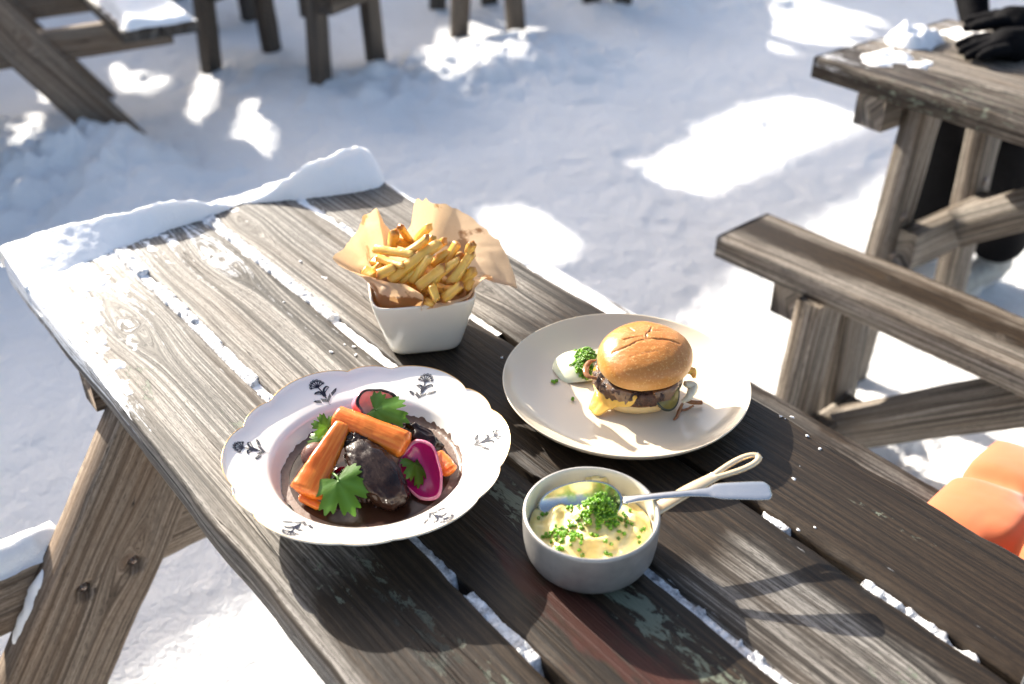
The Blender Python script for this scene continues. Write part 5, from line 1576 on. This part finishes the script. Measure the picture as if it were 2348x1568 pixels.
# ---- spoon
_t = NT('stainless_steel')
_n = _t.noise(_t.obj(), 200, 3)
_t.base((0.58, 0.565, 0.54)); _t.set(Metallic=1.0, Roughness=_t.ramp(_n, [(0.3, 0.16), (0.7, 0.26)]))
STEEL = _t.m
sp0 = at(1428, 1147, TOP + 0.050); sp1 = at(1768, 1118, TOP + 0.066)
spoon = empty('serving_spoon', sp0)
tag(spoon, 'stainless steel serving spoon standing in the mash', 'spoon')
d = (sp1 - sp0); L = d.length; d.normalize()
sd = d.cross(Vector((0, 0, 1))).normalized(); upv = sd.cross(d)
# handle: flat bar, narrow neck, flared end
n, m = 60, 12
V = []
for i in range(n):
    s = i / (n - 1)
    w = np.interp(s, [0, 0.10, 0.45, 0.58, 0.64, 0.68, 0.90, 0.965, 0.99, 1.0], [0.0056, 0.0042, 0.0042, 0.0066, 0.0100, 0.0108, 0.0126, 0.0122, 0.0098, 0.006])
    t_ = np.interp(s, [0, 0.1, 0.5, 0.7, 1], [0.0012, 0.0019, 0.0019, 0.0013, 0.0012])
    zc = 0.0025 * math.sin(s * math.pi) - 0.004 * s * s
    for k in range(m):
        a = 2 * math.pi * k / m
        c_, q_ = math.cos(a), math.sin(a)
        ridge_ = 0.0006 * (abs(c_) > 0.8) * (s > 0.6)
        V.append(tuple(d * (L * s) + sd * (c_ * w) + upv * (q_ * t_ + zc + ridge_)))
fix_normals(mesh('spoon_handle', V, grid_faces(n, m, False, True) + [tuple(range(m))[::-1], tuple((n - 1) * m + k for k in range(m))], STEEL, spoon))
# bowl: shallow egg-shaped dish going down into the mash behind the peak
bd = (Vector(at(1232, 1160, TOP + 0.034)) - sp0); BL = bd.length; bd.normalize()
bs = bd.cross(Vector((0, 0, 1))).normalized(); bu = (bs.cross(bd) + Vector((0, -0.35, 0)) * 0).normalized()
bu2 = Vector((0.05, -0.72, 0.69)); bu2 = (bu2 - bd * bu2.dot(bd)).normalized(); bs2 = bd.cross(bu2)
nu, nv = 40, 14
V = []
for sh in (0, 1):
    for i in range(nu):
        a = 2 * math.pi * i / nu
        for j in range(nv):
            q = 0.03 + 0.97 * j / (nv - 1)
            s = 0.5 - 0.5 * math.cos(a) * q
            wd = 0.0195 * math.sin(a) * q * (1.0 + 0.16 * math.cos(a))
            dep = 0.0085 * (1 - q ** 2.2) + (0.0011 if sh else 0)
            V.append(tuple(bd * (BL * s) + bs2 * wd - bu2 * dep))
F = grid_faces(nu, nv, True) + [q[::-1] for q in grid_faces(nu, nv, True, False, nu * nv)]
for i in range(nu):
    p, q = i * nv + nv - 1, ((i + 1) % nu) * nv + nv - 1
    F.append((p, p + nu * nv, q + nu * nv, q))
F.append(tuple(i * nv for i in range(nu))); F.append(tuple(nu * nv + i * nv for i in range(nu)))
fix_normals(mesh('spoon_bowl', V, F, STEEL, spoon))

# ================================================================== ORANGE CUSHION on the near table's right-hand seat
CUSH = NT('orange_cotton')
_n = CUSH.noise(CUSH.obj(), 900, 2); _n2 = CUSH.noise(CUSH.obj(), 14, 3)
CUSH.base(CUSH.mix(_n2, (0.50, 0.105, 0.026), (0.58, 0.135, 0.038))); CUSH.set(Roughness=0.85); CUSH.bump(_n, 0.0004, 0.5)
CUSH.b.inputs['Sheen Weight'].default_value = 0.3
nn = 90
Ux, Uy = np.meshgrid(np.linspace(-1, 1, nn), np.linspace(-1, 1, nn), indexing='ij')
hs = 0.185
def cush(sgn):
    ex = np.clip(1 - Ux ** 2, 0, 1); ey = np.clip(1 - Uy ** 2, 0, 1)
    h = 0.055 * (ex * ey) ** 0.30
    pinx = np.ones_like(Ux); pinch = np.ones_like(Ux)
    for tx in (-0.36, 0.36):
        for ty in (-0.36, 0.36):
            dd = np.hypot(Ux - tx, Uy - ty)
            h = h - 0.040 * np.exp(-(dd / 0.13) ** 2) - 0.010 * np.exp(-(dd / 0.30) ** 2)
        fold = np.exp(-((Ux - tx) / 0.075) ** 2) * sstep(0.30, 0.95, np.abs(Uy))
        h = h - 0.020 * fold * ey ** 0.3; pinch = pinch - 0.07 * fold
        fold = np.exp(-((Uy - tx) / 0.075) ** 2) * sstep(0.30, 0.95, np.abs(Ux))
        h = h - 0.020 * fold * ex ** 0.3; pinx = pinx - 0.07 * fold
        h = h - 0.012 * np.exp(-((Ux - tx) / 0.06) ** 2) * sstep(0.36, 0.2, np.abs(Uy)) - 0.012 * np.exp(-((Uy - tx) / 0.06) ** 2) * sstep(0.36, 0.2, np.abs(Ux))
    h = h + 0.0015 * fbm(Ux * 7, Uy * 7, 0, 3, 66) * (ex * ey) ** 0.5
    return np.stack([Ux * hs * pinx, Uy * hs * pinch, sgn * np.maximum(h, 0.0008)], -1).reshape(-1, 3)
V = np.concatenate([cush(1), cush(-1)])
F = grid_faces(nn, nn) + [q[::-1] for q in grid_faces(nn, nn, False, False, nn * nn)]
ring_ = [i * nn for i in range(nn)] + [(nn - 1) * nn + j for j in range(1, nn)] + [i * nn + nn - 1 for i in range(nn - 2, -1, -1)] + [j for j in range(nn - 2, 0, -1)]
for a, b in zip(ring_, ring_[1:] + ring_[:1]): F.append((a, b, b + nn * nn, a + nn * nn))
cu = mesh('seat_cushion', V, F, CUSH.m)
fix_normals(cu)
cu.location = TN(-0.218, 1.025, 0.520); cu.rotation_euler = (0, 0, TA - math.pi / 2 + R(4))
tag(cu, 'tufted orange cushion on the bench at the right edge', 'cushion')

# ================================================================== PERSON, GLOVES
BLACKCL = simple('black_ski_trousers', (0.005, 0.005, 0.006), 0.8, 0.3, 60, 0.001, Specular_IOR_Level=0.06)
SKIN = simple('skin', (0.55, 0.33, 0.24), 0.5, 0.08, 40, 0, 0.2)
HAIR = simple('brown_hair', (0.05, 0.03, 0.02), 0.6, 0.3, 90)
SHOE = simple('grey_sneaker', (0.33, 0.34, 0.32), 0.6, 0.2, 60, 0.0005)
SOLE = simple('white_sole', (0.62, 0.62, 0.60), 0.6, 0.1, 60)
# person frame: x along the right table, y across it away from the camera
PO = rc + nr * 0.76 + er * -0.75
PM = Matrix.Translation(Vector((PO.x, PO.y, 0))) @ Matrix.Rotation(TR - math.pi / 2, 4, 'Z')
def seated():
    hip = Vector((0, 0.0, 0.53))
    caps = []
    def c(a, ra, b, rb): caps.append(((a, ra), (b, rb)))
    for s, fx, fy in ((-1, -0.16, -0.30), (1, 0.045, -0.27)):
        h = hip + Vector((s * 0.09, 0, 0)); k = Vector((-0.09 if s < 0 else 0.085, -0.47, 0.53)); a = Vector((fx, fy, 0.09))
        c(h, 0.10, k, 0.088); c(k, 0.088, a + Vector((0, 0.01, 0.055)), 0.078)
    c(hip, 0.13, hip + Vector((0, -0.02, 0.20)), 0.125); c(hip + Vector((0, -0.02, 0.2)), 0.125, hip + Vector((0, -0.08, 0.46)), 0.13)
    c(hip + Vector((-0.16, -0.08, 0.50)), 0.065, hip + Vector((0.16, -0.08, 0.50)), 0.065)
    for s in (-1, 1):
        sh = hip + Vector((s * 0.20, -0.08, 0.49)); el = hip + Vector((s * 0.27, -0.20, 0.26)); wr = hip + Vector((s * 0.14, -0.30, 0.13))
        c(sh, 0.062, el, 0.048); c(el, 0.048, wr, 0.036)
    c(hip + Vector((0, -0.09, 0.50)), 0.06, hip + Vector((0, -0.10, 0.60)), 0.052)
    return caps
person = blob('person', seated(), BLACKCL, None, 0.013, 6, PM)
tag(person, 'seated person in black trousers and grey sneakers behind the right table', 'person')
hd_ = blob('head', [((Vector((0, -0.11, 1.14)), 0.055), (Vector((0, -0.12, 1.22)), 0.075)), ((Vector((0, -0.11, 1.26)), 0.092), (Vector((0, -0.12, 1.27)), 0.092)), ((Vector((0, -0.195, 1.225)), 0.014), (Vector((0, -0.205, 1.205)), 0.016)),
                    ((Vector((-0.088, -0.11, 1.235)), 0.016), (Vector((-0.088, -0.105, 1.21)), 0.012)), ((Vector((0.088, -0.11, 1.235)), 0.016), (Vector((0.088, -0.105, 1.21)), 0.012))], SKIN, person, 0.006, 4)
blob('hair', [((Vector((0, -0.085, 1.285)), 0.098), (Vector((0, -0.075, 1.25)), 0.095))], HAIR, person, 0.008, 4)
for s in (-1, 1):
    w = Vector((s * 0.14, -0.30, 0.66))
    caps = [((w, 0.034), (w + Vector((-s * 0.02, -0.07, -0.01)), 0.036))]
    for q in range(4):
        b = w + Vector((-s * 0.02 + (q - 1.5) * 0.019, -0.09, -0.012)); l = (0.055, 0.065, 0.06, 0.045)[q]
        caps += [((b, 0.0095), (b + Vector((0, -l * 0.5, -0.004)), 0.009)), ((b + Vector((0, -l * 0.5, -0.004)), 0.009), (b + Vector((0, -l, -0.018)), 0.0075))]
    caps.append(((w + Vector((-s * 0.045, -0.03, -0.005)), 0.012), (w + Vector((-s * 0.075, -0.075, -0.012)), 0.009)))
    blob('hand', caps, SKIN, person, 0.004, 3)
for fx, fy in ((-0.16, -0.30), (0.045, -0.27)):
    blob('shoe', [((Vector((fx, fy + 0.045, 0.055)), 0.042), (Vector((fx, fy + 0.01, 0.085)), 0.045)), ((Vector((fx, fy + 0.03, 0.050)), 0.042), (Vector((fx, fy - 0.16, 0.040)), 0.034))], SHOE, person, 0.006, 3)
    blob('shoe_sole', [((Vector((fx, fy + 0.05, 0.022)), 0.030), (Vector((fx, fy - 0.17, 0.020)), 0.027)), ((Vector((fx + 0.012, fy - 0.08, 0.02)), 0.028), (Vector((fx - 0.012, fy - 0.12, 0.02)), 0.028))], SOLE, person, 0.006, 2)
GLOVE = simple('black_fleece_glove', (0.004, 0.004, 0.005), 0.85, 0.4, 80, 0.002, Specular_IOR_Level=0.08)
def glove(label, c, rz, seed, sc=1.0):
    rg = random.Random(seed)
    caps = [((Vector((0.05, 0, 0.03)), 0.036), (Vector((-0.03, 0, 0.026)), 0.040)), ((Vector((0.13, 0.01, 0.032)), 0.040), (Vector((0.05, 0, 0.03)), 0.036)), ((Vector((-0.02, 0.022, 0.024)), 0.030), (Vector((-0.02, -0.022, 0.024)), 0.030))]
    for q in range(4):
        y = (q - 1.5) * 0.022
        k1 = Vector((-0.055, y * 1.1, 0.030 + rg.uniform(-.004, .008))); k2 = Vector((-0.085 - (0.006, 0.014, 0.01, 0)[q], y * 1.35, 0.024 + rg.uniform(-.006, .006))); k3 = k2 + Vector((-0.026, y * 0.1, -0.008))
        caps += [((k1, 0.0145), (k2, 0.0135)), ((k2, 0.0135), (k3, 0.011))]
    caps.append(((Vector((0.02, 0.032, 0.026)), 0.016), (Vector((-0.035, 0.062, 0.018)), 0.012)))
    o = blob('glove', caps, GLOVE, None, 0.0045, 4, Matrix.Translation(c) @ Matrix.Rotation(rz, 4, 'Z') @ Matrix.Scale(sc, 4))
    return tag(o, label, 'glove', 'black gloves on the right table')
g0 = at(2290, 105, TOP + 0.02)
glove('black glove lying nearest on the right table, fingers toward the left', (g0.x + 0.035, g0.y - 0.01, TOP), R(10), 1, 0.95)
g1 = at(2320, 50, TOP + 0.06)
glove('black glove lying behind on top of the other one, at the frame edge', (g1.x + 0.035, g1.y + 0.02, TOP + 0.028), R(-14), 2, 0.9)
# dark sleeve end resting on the near table at the lower right corner
SLV = simple('grey_knit', (0.10, 0.105, 0.11), 0.8, 0.3, 120, 0.001)
cp = at(2352, 1545, TOP + 0.03)
mb = MB()
pts = [(cp.x + 0.004 * k, cp.y - 0.003 * k, TOP + 0.034) for k in range(30)]
v, f = tube(pts, [0.026 + 0.0013 * math.sin(k * 2.1) for k in range(30)], 24)
mb.add(v, f)
mt = mb.build('mitten', SLV)
tag(mt, 'dark ribbed mitten cuff at the lower right corner of the table', 'mitten')
blob('mitten_hand', [((Vector((cp.x + 0.08, cp.y - 0.06, TOP + 0.04)), 0.040), (Vector((cp.x + 0.16, cp.y - 0.12, TOP + 0.036)), 0.036)), ((Vector((cp.x + 0.09, cp.y - 0.02, TOP + 0.03)), 0.017), (Vector((cp.x + 0.14, cp.y - 0.03, TOP + 0.024)), 0.014))], GLOVE, mt, 0.006, 4)
